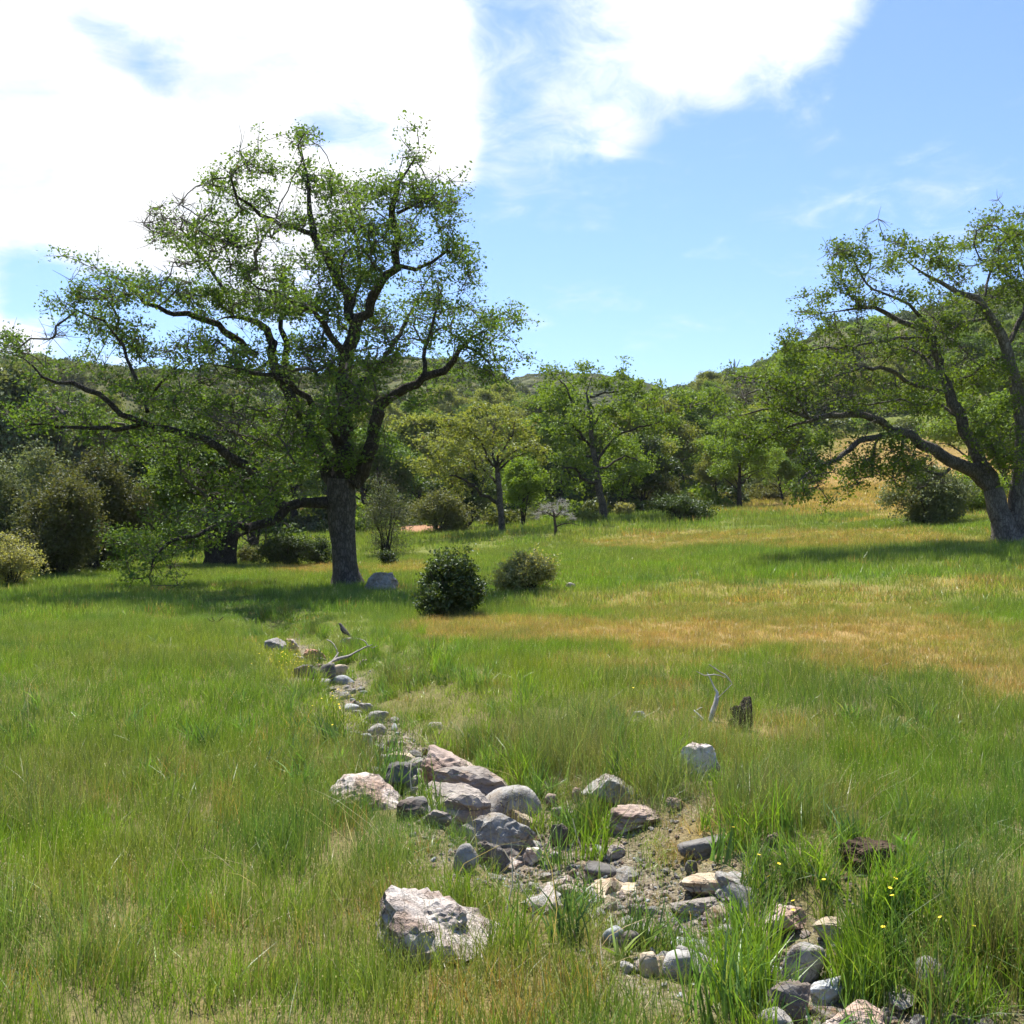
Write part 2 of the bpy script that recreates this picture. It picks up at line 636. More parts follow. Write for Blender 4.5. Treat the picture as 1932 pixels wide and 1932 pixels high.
def plain_mat(name, c0, c1, scale=20, rough=0.8):
    m, gg, out = new_mat(name)
    t = gg.n('ShaderNodeTexCoord')
    col = gg.mix(gg.ramp(gg.noise(t.outputs['Object'], scale, 5, 0.6), 0.3, 0.7), c0, c1)
    p = gg.n('ShaderNodeBsdfPrincipled')
    gg.put(p.inputs['Base Color'], col)
    p.inputs['Roughness'].default_value = rough
    p.inputs['Specular IOR Level'].default_value = 0.2
    gg.t.links.new(p.outputs[0], out.inputs[0])
    return m


M = {}
M['leaf_oak'] = leaf_mat('leaf_oak', (0.058, 0.115, 0.018), (0.150, 0.230, 0.034), brown=(0.10, 0.085, 0.035), brown_amt=0.10)
M['leaf_bright'] = leaf_mat('leaf_bright', (0.105, 0.185, 0.018), (0.215, 0.300, 0.040))
M['leaf_yellow'] = leaf_mat('leaf_yellow', (0.150, 0.190, 0.034), (0.260, 0.285, 0.066), brown=(0.13, 0.10, 0.04), brown_amt=0.15)
M['leaf_dark'] = leaf_mat('leaf_dark', (0.030, 0.058, 0.012), (0.080, 0.115, 0.022), gloss=0.03, trans=0.35)
M['leaf_grey'] = leaf_mat('leaf_grey', (0.100, 0.130, 0.055), (0.190, 0.215, 0.100), trans=0.3)
M['leaf_brown'] = leaf_mat('leaf_brown', (0.080, 0.098, 0.030), (0.165, 0.170, 0.058), trans=0.35, brown=(0.11, 0.085, 0.04), brown_amt=0.12)
M['leaf_pale'] = leaf_mat('leaf_pale', (0.210, 0.235, 0.060), (0.460, 0.440, 0.180), gloss=0.04, trans=0.5)
M['leaf_hill'] = leaf_mat('leaf_hill', (0.078, 0.108, 0.030), (0.175, 0.20, 0.058), trans=0.3)
M['grass'] = grass_mat('grass')
M['bark'] = bark_mat('bark', (0.048, 0.040, 0.031), (0.092, 0.079, 0.063), moss_amt=0.35)
M['bark_pale'] = bark_mat('bark_pale', (0.085, 0.073, 0.060), (0.19, 0.168, 0.142), moss_amt=0.12)
M['bark_grey'] = bark_mat('bark_grey', (0.13, 0.115, 0.10), (0.26, 0.235, 0.205), moss_amt=0.15)
M['twig'] = plain_mat('twig', (0.060, 0.050, 0.040), (0.125, 0.112, 0.088), 6)
M['dead'] = plain_mat('dead_wood', (0.30, 0.28, 0.25), (0.55, 0.52, 0.47), 25)
M['dead_grey'] = plain_mat('dead_wood_grey', (0.15, 0.135, 0.115), (0.33, 0.30, 0.26), 25)
M['char'] = plain_mat('rotten_wood', (0.035, 0.025, 0.018), (0.11, 0.085, 0.06), 30, 0.95)
M['straw'] = plain_mat('straw', (0.42, 0.34, 0.20), (0.62, 0.55, 0.38), 30)
M['r_white'] = rock_mat('rock_quartz', (0.52, 0.43, 0.36), (0.79, 0.72, 0.64), (0.40, 0.26, 0.18), 0.5, 9, bump=0.9, speck=(0.22, 0.16, 0.12))
M['r_mottle'] = rock_mat('rock_mottled_quartz', (0.50, 0.42, 0.36), (0.78, 0.71, 0.63), (0.33, 0.23, 0.17), 0.5, 12, bump=1.0, speck=(0.12, 0.10, 0.085))
M['r_pink'] = rock_mat('rock_pink', (0.29, 0.21, 0.165), (0.52, 0.42, 0.35), (0.19, 0.12, 0.085), 0.5, 6, bump=0.8, layered=True)
M['r_grey'] = rock_mat('rock_grey', (0.21, 0.20, 0.18), (0.40, 0.385, 0.35), (0.25, 0.20, 0.145), 0.45, 9, 0.85, 0.6)
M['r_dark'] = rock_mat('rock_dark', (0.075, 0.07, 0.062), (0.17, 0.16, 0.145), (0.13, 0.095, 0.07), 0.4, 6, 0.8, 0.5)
M['r_layer'] = rock_mat('rock_layered', (0.15, 0.13, 0.11), (0.34, 0.30, 0.26), (0.33, 0.19, 0.10), 0.5, 5, 0.8, 0.9, layered=True)
M['r_tan'] = rock_mat('rock_tan', (0.33, 0.26, 0.17), (0.52, 0.44, 0.32), (0.26, 0.15, 0.08), 0.45, 8, 0.9, 0.8)
M['r_blue'] = rock_mat('rock_slate', (0.22, 0.24, 0.24), (0.40, 0.41, 0.40), (0.22, 0.19, 0.15), 0.25, 6, 0.75, 0.3)
M['r_red'] = rock_mat('rock_red', (0.32, 0.16, 0.10), (0.45, 0.27, 0.19), (0.20, 0.11, 0.08), 0.4, 7, 0.9, 0.6)

# ground
gm, gg, gout = new_mat('meadow_ground')
t = gg.n('ShaderNodeTexCoord')
P_ = t.outputs['Object']
dry_, gra_, hil_, red_ = (attr(gg, k) for k in ('dry', 'gravel', 'hill', 'red'))
nA = gg.noise(P_, 0.6, 8, 0.65)
nB = gg.noise(P_, 9.0, 6, 0.7)
nC = gg.noise(P_, 45.0, 4, 0.7)
green = gg.mix(gg.ramp(nA, 0.3, 0.7), (0.110, 0.145, 0.030), (0.155, 0.180, 0.046))
green = gg.mix(gg.math('MULTIPLY', gg.ramp(nC, 0.45, 0.7), 0.6), green, (0.19, 0.14, 0.07))
tawny = gg.mix(gg.ramp(nB, 0.3, 0.7), (0.27, 0.165, 0.055), (0.34, 0.25, 0.10))
soil = gg.mix(gg.ramp(nC, 0.3, 0.7), (0.11, 0.085, 0.058), (0.27, 0.225, 0.165))
scrub = gg.mix(gg.ramp(gg.noise(P_, 0.12, 8, 0.7), 0.35, 0.65), (0.060, 0.075, 0.026), (0.120, 0.115, 0.045))
vop = gg.n('ShaderNodeTexVoronoi')
gg.put(vop.inputs['Vector'], P_)
vop.inputs['Scale'].default_value = 42.0
vsep = gg.n('ShaderNodeSeparateColor')
gg.put(vsep.inputs[0], vop.outputs['Color'])
soil = gg.mix(gg.math('MULTIPLY', gg.ramp(vsep.outputs[0], 0.55, 0.9), 0.8), soil, gg.mix(vsep.outputs[1], (0.20, 0.18, 0.15), (0.42, 0.37, 0.30)))
redc = gg.mix(gg.ramp(nB, 0.3, 0.7), (0.26, 0.13, 0.07), (0.38, 0.23, 0.14))
litter = gg.mix(gg.ramp(nC, 0.35, 0.65), (0.095, 0.080, 0.036), (0.215, 0.175, 0.085))
c = gg.mix(gg.math('MULTIPLY', attr(gg, 'near'), 0.8), green, litter)
c = gg.mix(dry_, c, tawny)
c = gg.mix(hil_, c, scrub)
c = gg.mix(gra_, c, soil)
c = gg.mix(red_, c, redc)
p = gg.n('ShaderNodeBsdfPrincipled')
gg.put(p.inputs['Base Color'], c)
p.inputs['Roughness'].default_value = 0.95
p.inputs['Specular IOR Level'].default_value = 0.05
bp = gg.n('ShaderNodeBump')
bp.inputs['Strength'].default_value = 0.7
bp.inputs['Distance'].default_value = 0.05
gg.put(bp.inputs['Height'], gg.math('ADD', gg.math('ADD', nB, gg.math('MULTIPLY', nC, 0.5)), gg.math('MULTIPLY', gg.ramp(vop.outputs['Distance'], 0.5, 0.0), gg.math('MULTIPLY', gra_, 0.5))))
gg.t.links.new(bp.outputs[0], p.inputs['Normal'])
gg.t.links.new(p.outputs[0], gout.inputs[0])
M['ground'] = gm


# ------------------------------------------------------------------ ground sheet
def gravel_amt(x, y):
    r = np.hypot(x, y)
    d, s, al = creek_sd(x, y)
    w = fbm2(x, y, 1.6, 3, 6.0)
    d = d + 0.05 * (1 - sstep(5.5, 8.5, al)) * (1 + w * 1.4)
    bed = np.where(s < 0, 1 - sstep(0.18, 0.36, d + w * 0.1), 1 - sstep(0.28 + 0.12 * sstep(8, 10, al), 0.62 + 0.3 * sstep(8, 10, al), d + w * 0.28))
    bar = 0.55 * (1 - sstep(0.5, 1.5, d)) * sstep(0.1, 0.5, w) * (s > 0) * sstep(7, 9, al)
    return np.clip(np.maximum(bed, bar * 0.9), 0, 1) * (r < 24) * sstep(0.6, 2.4, al)


def ground_mesh():
    a1 = np.concatenate([np.linspace(-180, -48, 34)[:-1], np.linspace(-48, 48, 360), np.linspace(48, 180, 34)[1:-1]])
    ang = np.radians(a1)
    rr = np.concatenate([[0.4], np.geomspace(1.2, 40, 190), np.geomspace(41, 330, 120), np.geomspace(336, 1500, 46)])
    A, R = np.meshgrid(ang, rr)
    x = (R * np.sin(A)).ravel()
    y = (R * np.cos(A)).ravel()
    z = terrain(x, y)
    nr, na = len(rr), len(ang)
    i, j = np.meshgrid(np.arange(nr - 1), np.arange(na), indexing='ij')
    i, j = i.ravel(), j.ravel()
    j2 = (j + 1) % na
    f = np.stack([i * na + j, i * na + j2, (i + 1) * na + j2, (i + 1) * na + j], 1)[:, ::-1]
    vid = len(x)
    x = np.append(x, 0.0); y = np.append(y, 0.0); z = np.append(z, tz(0.0, 0.0))
    jj = np.arange(na)
    fan = np.stack([np.full(na, vid), (jj + 1) % na, jj], 1)
    dry = patch(DRY, x, y, z)
    r = np.hypot(x, y)
    px, py = to_px(np.stack([x, y, z], 1))
    right = sstep(1480, 1600, px) * (y > 1)
    hill = sstep(100, 150, r + fbm2(x, y, 0.03, 3, 7.0) * 30) * (1 - right * (1 - sstep(135, 190, r)))
    red = (1 - sstep(0.5, 1.3, ((px - 790) / 55) ** 2 + ((py - 998) / 10) ** 2 + fbm2(x, y, 0.6, 3, 2.0) * 0.5)) * (y > 40) * (r < 90)
    gra = gravel_amt(x, y)
    m_ = np.where((r < 12) & (y > 0))[0]
    xm, ym = x[m_], y[m_]
    nz_ = fbm2(xm, ym, 3., 2, 3.) * .4
    gm_ = gra[m_]
    for a_, b_, r_ in SHORT:
        gm_ = np.maximum(gm_, .5 * (1 - sstep(.4, 1.1, np.hypot(xm - a_, ym - b_) / r_ + nz_)))
    gra[m_] = gm_
    me = mesh_np('ground', np.stack([x, y, z], 1), [f, fan], M['ground'], True,
                 dict(dry=dry, near=1 - sstep(9, 20, r), gravel=gra, hill=hill, red=red))
    o = link('ground', me)
    return tag(o, 'grassy meadow floor with tawny patches, rising to the hills', kind='structure')



# ------------------------------------------------------------------ rocks
_ICO = {}


def ico(sub):
    if sub not in _ICO:
        bm = bmesh.new()
        bmesh.ops.create_icosphere(bm, subdivisions=sub, radius=1)
        v = np.array([x.co[:] for x in bm.verts])
        f = np.array([[q.index for q in x.verts] for x in bm.faces])
        bm.free()
        _ICO[sub] = (v / np.linalg.norm(v, axis=1, keepdims=True), f)
    return _ICO[sub]


def rock_mesh(name, dims, kind, mat, seed, sub=4, cuts=()):
    r = np.random.default_rng(seed)
    v, f = ico(sub)
    if kind == 'round':
        k, p, amp, fr, hmin = 14, 9, 0.11, 2.0, 0.76
    elif kind == 'slab':
        k, p, amp, fr, hmin = 12, 40, 0.09, 2.6, 0.62
    elif kind == 'rough':
        k, p, amp, fr, hmin = 11, 30, 0.20, 3.2, 0.55
    else:
        k, p, amp, fr, hmin = 9, 60, 0.08, 2.4, 0.5
    n = r.normal(size=(k, 3))
    n /= np.linalg.norm(n, axis=1, keepdims=True)
    n = np.concatenate([n, [[0, 0, 1], [0, 0, -1], [0, -1, 0.1]]])
    h = r.uniform(hmin, 1.0, len(n))
    for cn, chh in cuts:
        cn = np.array(cn, float)
        n = np.vstack([n, cn / np.linalg.norm(cn)])
        h = np.append(h, chh)
    if kind == 'slab':
        h[k] = 0.8
    q = np.maximum(v @ n.T / h, 0)
    rad = 1.0 / ((q ** p).sum(1) ** (1.0 / p))
    rad = np.clip(rad, 0.3, 1.35)
    q = v * rad[:, None]
    q = q * (1 + amp * fbm(v * fr + seed * 3.1, 5))[:, None]
    if kind in ('rough', 'angular', 'slab'):
        rid = 1 - np.abs(fbm(v * fr * 1.7 + seed * 1.7, 4))
        q = q * (1 - 0.10 * np.clip(rid - 0.86, 0, 1) / 0.14)[:, None]
    if kind == 'slab':
        lay = np.sin(q[:, 2] * 14 + 2.5 * fbm(q * 1.5 + seed, 3))
        q[:, :2] *= (1 + 0.035 * np.sign(lay) * np.abs(lay) ** 0.4)[:, None]
    q = q / np.abs(q).max(0)
    q = q * (np.array(dims) / 2)
    return mesh_np(name, q, f, mat, kind == 'round')


ROCK_FOOT = []       # x, y, radius: no grass grows inside
SHORT = []           # x, y, radius: only short grass


def rock(bbox, mat, kind, label, roll=0.0, name='rock', dep=0.75, yaw=None, bury=0.16, seed=None, tall=1.0, sub=4, pitch=0.0, cat='rock', flat=None, front=True, cuts=(), sink=.05):
    x0, y0, x1, y1 = bbox
    gx, gy = 0.12 * (x1 - x0), 0.14 * (y1 - y0)
    x0, x1, y0, y1 = x0 - gx, x1 + gx, y0 - gy, y1 + gy
    P = ground_hit((x0 + x1) / 2, y1 - 2)
    D = P[1]
    w = (x1 - x0) * D / F
    ha = (y1 - y0) * D / F
    th = math.atan2(EYE[2] - P[2], D)
    dd = dep * w
    h = max(0.4 * ha, (ha - 0.7 * dd * math.sin(th)) / math.cos(th)) * tall
    seed = seed if seed is not None else int(x0 * 7 + y0 * 3)
    c_, s_ = abs(math.cos(math.radians(roll))), abs(math.sin(math.radians(roll)))
    W, H = w, h
    if roll:
        # solve for the unrotated extents that give this bounding box when rolled
        k = 0.45
        W = w / (c_ + k * s_)
        H = min(h / max(c_, 0.5), W * 0.75) if flat is None else W * flat
    me = rock_mesh(name, (W, dd, H / (1 - bury)), kind, M[mat], seed, sub, cuts)
    o = link(name, me)
    cx, cyy = P[0], P[1] + dd * 0.42
    cz = P[2] + (h / 2) - h * bury * 0.5
    o.location = (cx, cyy, cz)
    o.rotation_euler = Euler((math.radians(pitch), -math.radians(roll), 0 if yaw is None else math.radians(yaw)), 'XYZ')
    rm = o.rotation_euler.to_matrix()
    co = np.array([(rm @ v.co)[:] for v in me.vertices])
    span = co[:, 2].max() - co[:, 2].min()
    lowv = co[co[:, 2] < co[:, 2].min() + span * .16]
    gz = terrain(lowv[::7, 0] + cx, lowv[::7, 1] + cyy)
    o.location.z = min(float(np.percentile(gz - lowv[::7, 2], 12)), float(np.median(gz)) - co[:, 2].min() - span * bury * .5) - span * sink
    ROCK_FOOT.append((cx, cyy, (0.40 if front else 0.27) * max(w, dd)))
    if front:
        for q_ in (-.3, 0, .3):
            SHORT.append((cx + q_ * w, cyy - dd * .5 - .1 - w * .15, .12 + .28 * w))
    return tag(o, label, cat, 'rocks along the dry creek')


R_ = rock
R_((768, 1376, 905, 1482), 'r_pink', 'slab', 'big pinkish-tan boulder tipped over the creek bed, tallest of the pile', roll=-27, dep=0.6, name='boulder', seed=5, bury=.05, sink=.02, flat=.52, cuts=[((.1, -.75, .6), .6)])
R_((624, 1434, 752, 1520), 'r_white', 'rough', 'white quartz boulder with brown stains on the left creek bank', name='boulder', dep=.75, seed=23, bury=.1, sink=.33, front=False, cuts=[((.5, -.25, .82), .4), ((-.5, -.5, .6), .6)])
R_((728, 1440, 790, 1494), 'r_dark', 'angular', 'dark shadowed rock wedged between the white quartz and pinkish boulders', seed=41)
R_((748, 1460, 785, 1494), 'r_grey', 'angular', 'small pale grey angular rock wedged in front of the dark one', sub=3, seed=9)
R_((732, 1420, 780, 1440), 'r_tan', 'slab', 'flat tan slab lying behind the dark wedged rock', sub=3, seed=12)
R_((806, 1446, 962, 1520), 'r_layer', 'slab', 'upper layered grey-brown slab below the pinkish boulder', roll=-8, seed=31, name='boulder', flat=.38, sink=.02)
R_((776, 1482, 938, 1566), 'r_layer', 'slab', 'lower layered slab with orange streaks in the middle of the rock pile', roll=-10, seed=32, name='boulder', flat=.42, sink=.02)
R_((912, 1488, 1018, 1547), 'r_grey', 'round', 'smooth rounded grey boulder at the right of the rock pile', seed=44, name='boulder')
R_((952, 1506, 1012, 1572), 'r_tan', 'angular', 'upright tan-brown lichened rock leaning on the smooth grey boulder', roll=-30, seed=17, dep=.6, flat=.7)
R_((884, 1540, 1004, 1618), 'r_grey', 'rough', 'pale grey blocky rock with cracked top at the lower end of the pile', seed=61, name='boulder')
R_((892, 1577, 964, 1641), 'r_dark', 'angular', 'dark triangular rock leaning on the pale blocky rock', roll=-32, seed=71, dep=.5, flat=.6)
R_((856, 1597, 898, 1644), 'r_grey', 'round', 'rounded grey-brown rock left of the dark triangular one', seed=72, sub=3)
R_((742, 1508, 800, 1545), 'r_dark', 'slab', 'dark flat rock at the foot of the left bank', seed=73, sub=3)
R_((800, 1530, 850, 1560), 'r_layer', 'angular', 'brown broken rock at the lower left edge of the layered slab', seed=74, sub=3)
R_((712, 1634, 930, 1798), 'r_mottle', 'rough', 'large white quartz boulder in the tall foreground grass', dep=.85, seed=83, name='boulder', bury=.12, sink=.14, front=False, cuts=[((.62, -.12, .76), .1), ((-.9, -.3, .2), .62), ((.25, -.8, .5), .5)])
R_((1096, 1455, 1206, 1518), 'r_grey', 'angular', 'grey fin-shaped rock with a humped top right of the pile', seed=91, name='boulder', dep=.6, bury=.1, cuts=[((.6, 0, .8), .45), ((-.7, -.1, .7), .5)])
R_((1078, 1488, 1099, 1511), 'r_pink', 'round', 'small pinkish stone left of the grey fin-shaped rock', sub=3)
R_((1146, 1510, 1248, 1563), 'r_pink', 'rough', 'pinkish white rock in front of the grey fin-shaped rock', seed=95)
R_((1262, 1512, 1294, 1530), 'r_white', 'rough', 'small white rock in the grass right of the pinkish white rock', sub=3)
R_((1286, 1409, 1358, 1464), 'r_white', 'rough', 'white and tan rock alone in the grass below the dark stump', seed=101)
R_((1296, 1572, 1402, 1612), 'r_dark', 'round', 'long low dark grey rock right of the gravel', seed=103, dep=.6)
R_((1290, 1642, 1428, 1692), 'r_tan', 'slab', 'broad tan and white rock lying low among grass tufts', seed=105, name='boulder')
R_((1282, 1687, 1380, 1724), 'r_layer', 'angular', 'brownish grey wedge stone in front of the broad tan rock', seed=107)
R_((1450, 1718, 1527, 1764), 'r_white', 'rough', 'bright white quartz rock at the lower right beside yellow flowers', seed=109)
R_((1540, 1738, 1610, 1780), 'r_tan', 'slab', 'half-hidden tan rock right of the bright white quartz', seed=111)
R_((1486, 1788, 1560, 1862), 'r_grey', 'round', 'rounded grey stone on top of the bottom right heap', seed=113)
R_((1524, 1830, 1604, 1902), 'r_blue', 'slab', 'blue-grey flat-faced slab in the bottom right heap', seed=115, roll=14, flat=.5)
R_((1458, 1858, 1545, 1932), 'r_dark', 'angular', 'dark brown stone under the blue-grey slab', seed=117)
R_((1538, 1868, 1690, 1975), 'r_white', 'rough', 'large pale rock cut by the bottom edge of the picture', seed=119, name='boulder')
R_((1434, 1912, 1497, 1965), 'r_grey', 'round', 'pale grey stone at the bottom edge, left of the large pale rock', seed=121)
R_((1740, 1815, 1800, 1885), 'r_grey', 'round', 'grey rock half hidden in grass near the lower right corner', seed=123)
R_((1255, 1803, 1317, 1850), 'r_grey', 'round', 'largest rounded grey cobble in the gravel at the bottom', seed=125)
R_((1212, 1803, 1243, 1841), 'r_tan', 'round', 'egg-shaped tan cobble standing left of the largest grey cobble', sub=3)
R_((1168, 1793, 1197, 1836), 'r_grey', 'angular', 'pale upright shard of stone at the left of the gravel', sub=3, roll=-20, flat=.6)
R_((1142, 1752, 1184, 1782), 'r_blue', 'round', 'bluish cobble beside the brown one above the gravel', sub=3)
R_((1168, 1762, 1206, 1790), 'r_dark', 'round', 'dark brown cobble beside the bluish one above the gravel', sub=3)
R_((1270, 1776, 1320, 1801), 'r_blue', 'round', 'flat bluish cobble above the largest grey cobble', sub=3)
R_((1296, 1795, 1324, 1818), 'r_grey', 'angular', 'small grey stone right of the largest grey cobble', sub=3)
R_((1126, 1652, 1230, 1686), 'r_tan', 'slab', 'flat tan and dark stone in the middle of the creek gravel', seed=131)
R_((1096, 1630, 1162, 1658), 'r_dark', 'round', 'dark stone behind the flat tan one in the creek gravel', sub=3)
R_((1450, 1556, 1484, 1595), 'r_pink', 'angular', 'pinkish upright stone in the grass right of the long dark rock', sub=3, roll=-25, flat=.6)
R_((1468, 1540, 1488, 1563), 'r_blue', 'angular', 'small blue-grey stone behind the pinkish upright one', sub=3)
R_((1292, 1628, 1316, 1650), 'r_dark', 'round', 'small dark stone at the left end of the broad tan rock', sub=3)
R_((982, 1606, 1022, 1634), 'r_white', 'rough', 'small white and pink stone below the pale blocky rock', sub=3)
R_((1038, 1611, 1060, 1627), 'r_grey', 'round', 'small round grey stone in the gravel below the upright brown rock', sub=3)
R_((1042, 1560, 1073, 1598), 'r_dark', 'angular', 'dark brown upright rock in the grass right of the pile', sub=3)
R_((1004, 1452, 1034, 1473), 'r_tan', 'rough', 'small yellowish rock in the grass above the smooth grey boulder', sub=3)
R_((976, 1468, 1000, 1480), 'r_tan', 'slab', 'flat yellowish chip beside the small yellowish rock', sub=3)
R_((1030, 1504, 1050, 1524), 'r_pink', 'round', 'small pink stone right of the smooth grey boulder', sub=3)
R_((1042, 1524, 1064, 1545), 'r_grey', 'angular', 'small grey chip below the small pink stone', sub=3)
# far end of the creek
R_((500, 1198, 536, 1226), 'r_grey', 'angular', 'pale grey pointed rock at the far end of the creek', seed=141, roll=20, flat=.7)
R_((522, 1209, 562, 1231), 'r_white', 'rough', 'whitish rock touching the pale grey pointed one', seed=142)
R_((574, 1225, 614, 1247), 'r_red', 'rough', 'reddish brown rock at the far end of the creek', seed=143)
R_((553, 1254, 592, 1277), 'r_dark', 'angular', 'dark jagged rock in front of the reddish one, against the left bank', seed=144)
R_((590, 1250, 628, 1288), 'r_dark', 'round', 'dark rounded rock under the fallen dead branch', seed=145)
R_((626, 1258, 652, 1280), 'r_tan', 'round', 'tan rock beside the dark rounded one under the fallen branch', sub=3)
R_((628, 1276, 664, 1292), 'r_blue', 'round', 'grey-blue flat stone in the creek below the fallen branch', sub=3)
R_((644, 1204, 678, 1218), 'r_grey', 'slab', 'low grey rock on which the bird stands', seed=147)
R_((676, 1246, 694, 1260), 'r_pink', 'round', 'small pinkish stone right of the fallen branch', sub=3)
R_((557, 1240, 582, 1250), 'r_grey', 'slab', 'flat grey stone left of the reddish rock', sub=3)
R_((590, 1284, 618, 1296), 'r_grey', 'round', 'grey stone at the shadowed left bank below the branch', sub=3)
R_((650, 1329, 678, 1343), 'r_blue', 'round', 'pale blue-grey stone heading the upper cobble run', sub=3)
R_((677, 1331, 702, 1346), 'r_grey', 'angular', 'grey stone right of the pale blue-grey one', sub=3)
R_((684, 1345, 726, 1364), 'r_grey', 'slab', 'flat grey stone in the upper cobble run', sub=3)
R_((696, 1368, 731, 1387), 'r_grey', 'round', 'rounded grey stone in the middle of the upper cobble run', sub=3)
R_((678, 1388, 700, 1408), 'r_blue', 'angular', 'blue-grey angular stone at the lower end of the cobble run', sub=3)
R_((704, 1404, 727, 1420), 'r_grey', 'angular', 'light grey stone just above the flat tan slab', sub=3)
R_((652, 1381, 678, 1395), 'r_grey', 'slab', 'flat stone at the left edge of the cobble run', sub=3)
R_((810, 1365, 836, 1377), 'r_grey', 'round', 'lone rounded grey stone in the grass above the pinkish boulder', sub=3)
R_((706, 1425, 735, 1445), 'r_grey', 'round', 'rounded grey-green stone left of the flat tan slab', sub=3)
R_((880, 1468, 912, 1486), 'r_grey', 'slab', 'grey stone tucked behind the upper layered slab', sub=3)
R_((690, 1084, 748, 1112), 'r_grey', 'rough', 'grey lichened boulder at the foot of the big oak', seed=151, name='boulder')
R_((1066, 1101, 1084, 1111), 'r_white', 'round', 'small white stone right of the pale yellowish bush', sub=3)
R_((1195, 1342, 1218, 1355), 'r_grey', 'rough', 'small grey stone in grass left of the white dead branch', sub=3)

for px_, py_, r_ in ((830, 1545, .22), (880, 1580, .2), (790, 1500, .18), (930, 1610, .2), (860, 1620, .12)):
    q_ = ground_hit(px_, py_)
    ROCK_FOOT.append((q_[0], q_[1], r_))
    SHORT.append((q_[0], q_[1], r_ + .1))
ground_mesh()

rub = [rock_mesh('stone', (1, .8, .6), k_, M[m_], 700 + i_, 3) for i_, (k_, m_) in enumerate([('angular', 'r_grey'), ('slab', 'r_layer'), ('angular', 'r_white'), ('slab', 'r_grey'), ('angular', 'r_tan'), ('rough', 'r_grey')])]
rr2 = np.random.default_rng(14)
RUB = []
for (cx, cy_, rx, ry, m_) in [(860, 1520, 110, 60, 16), (960, 1600, 70, 40, 12), (760, 1440, 60, 40, 8), (1110, 1690, 120, 50, 12), (1250, 1800, 90, 40, 10), (1350, 1700, 70, 40, 6), (1540, 1890, 70, 40, 6)]:
    for q_ in range(m_):
        a_, t_ = rr2.uniform(0, 6.28), math.sqrt(rr2.random())
        h_ = ground_hit(cx + rx * t_ * math.cos(a_), cy_ + ry * t_ * math.sin(a_))
        s_ = rr2.uniform(.09, .2)
        o = link('stone', rub[rr2.integers(0, 6)], None, (h_[0], h_[1], h_[2] + s_ * .1), (rr2.normal(0, .35), rr2.normal(0, .35), rr2.uniform(0, 6.28)), (s_ * rr2.uniform(.9, 1.4), s_, s_ * rr2.uniform(.7, 1.2)))
        tag(o, 'broken angular stone wedged between the boulders of the dry creek', 'stone', 'rubble between the creek boulders')
        ROCK_FOOT.append((h_[0], h_[1], s_ * .45))

# cobbles of the creek bed: individuals of one group
rc = np.random.default_rng(5)
cob_mesh = [rock_mesh('cobble', (1, 0.8, 0.55), k, M[m_], 300 + i, 3) for i, (k, m_) in enumerate(
    [('slab', 'r_grey'), ('round', 'r_blue'), ('angular', 'r_grey'), ('slab', 'r_tan'), ('angular', 'r_white'), ('slab', 'r_layer'), ('angular', 'r_dark'), ('angular', 'r_pink')])]
COB = []
tries = 0
while len(COB) < 300 and tries < 30000:
    tries += 1
    k = rc.integers(2, len(CREEK) - 3)
    t_ = rc.random()
    c0 = CREEK[k] * (1 - t_) + CREEK[k + 1] * t_
    q = c0 + np.array([rc.normal(0.16, 0.32), rc.normal(0, 0.28)])
    if q[1] < 3.0 or rc.random() > min(1, (5.5 / q[1]) ** 1.1):
        continue
    if gravel_amt(q[:1], q[1:])[0] < 0.45:
        continue
    s = 0.04 + 0.14 * rc.random() ** 1.7
    if any((q[0] - a) ** 2 + (q[1] - b) ** 2 < (r_ * 0.95 + s * 0.35) ** 2 for a, b, r_ in ROCK_FOOT):
        continue
    if any((q[0] - a) ** 2 + (q[1] - b) ** 2 < (0.38 * (s + r_)) ** 2 for a, b, r_ in COB):
        continue
    COB.append((q[0], q[1], s))
for i, (x, y, s) in enumerate(COB):
    wt = [0.34, 0.14, 0.18, 0.12, 0.06, 0.08, 0.05, 0.03]
    o = link('cobble', cob_mesh[rc.choice(8, p=wt)])
    o.location = (x, y, tz(x, y) + s * 0.12)
    o.rotation_euler = (rc.normal(0, .25), rc.normal(0, .25), rc.uniform(0, 6.28))
    o.scale = (s * rc.uniform(.85, 1.3), s * rc.uniform(.8, 1.1), s * rc.uniform(.75, 1.3))
    tag(o, 'small water-worn cobble in the gravel of the dry creek bed', 'cobble', 'cobbles of the dry creek bed')


for px, py, r_ in ((1402, 1380, .3), (1400, 1400, .3), (1335, 1366, .2), (1325, 1382, .25), (632, 1286, .3), (610, 1290, .3), (655, 1262, .3), (1650, 1645, .25), (1640, 1670, .2)):
    q = ground_hit(px, py)
    SHORT.append((q[0], q[1], r_))


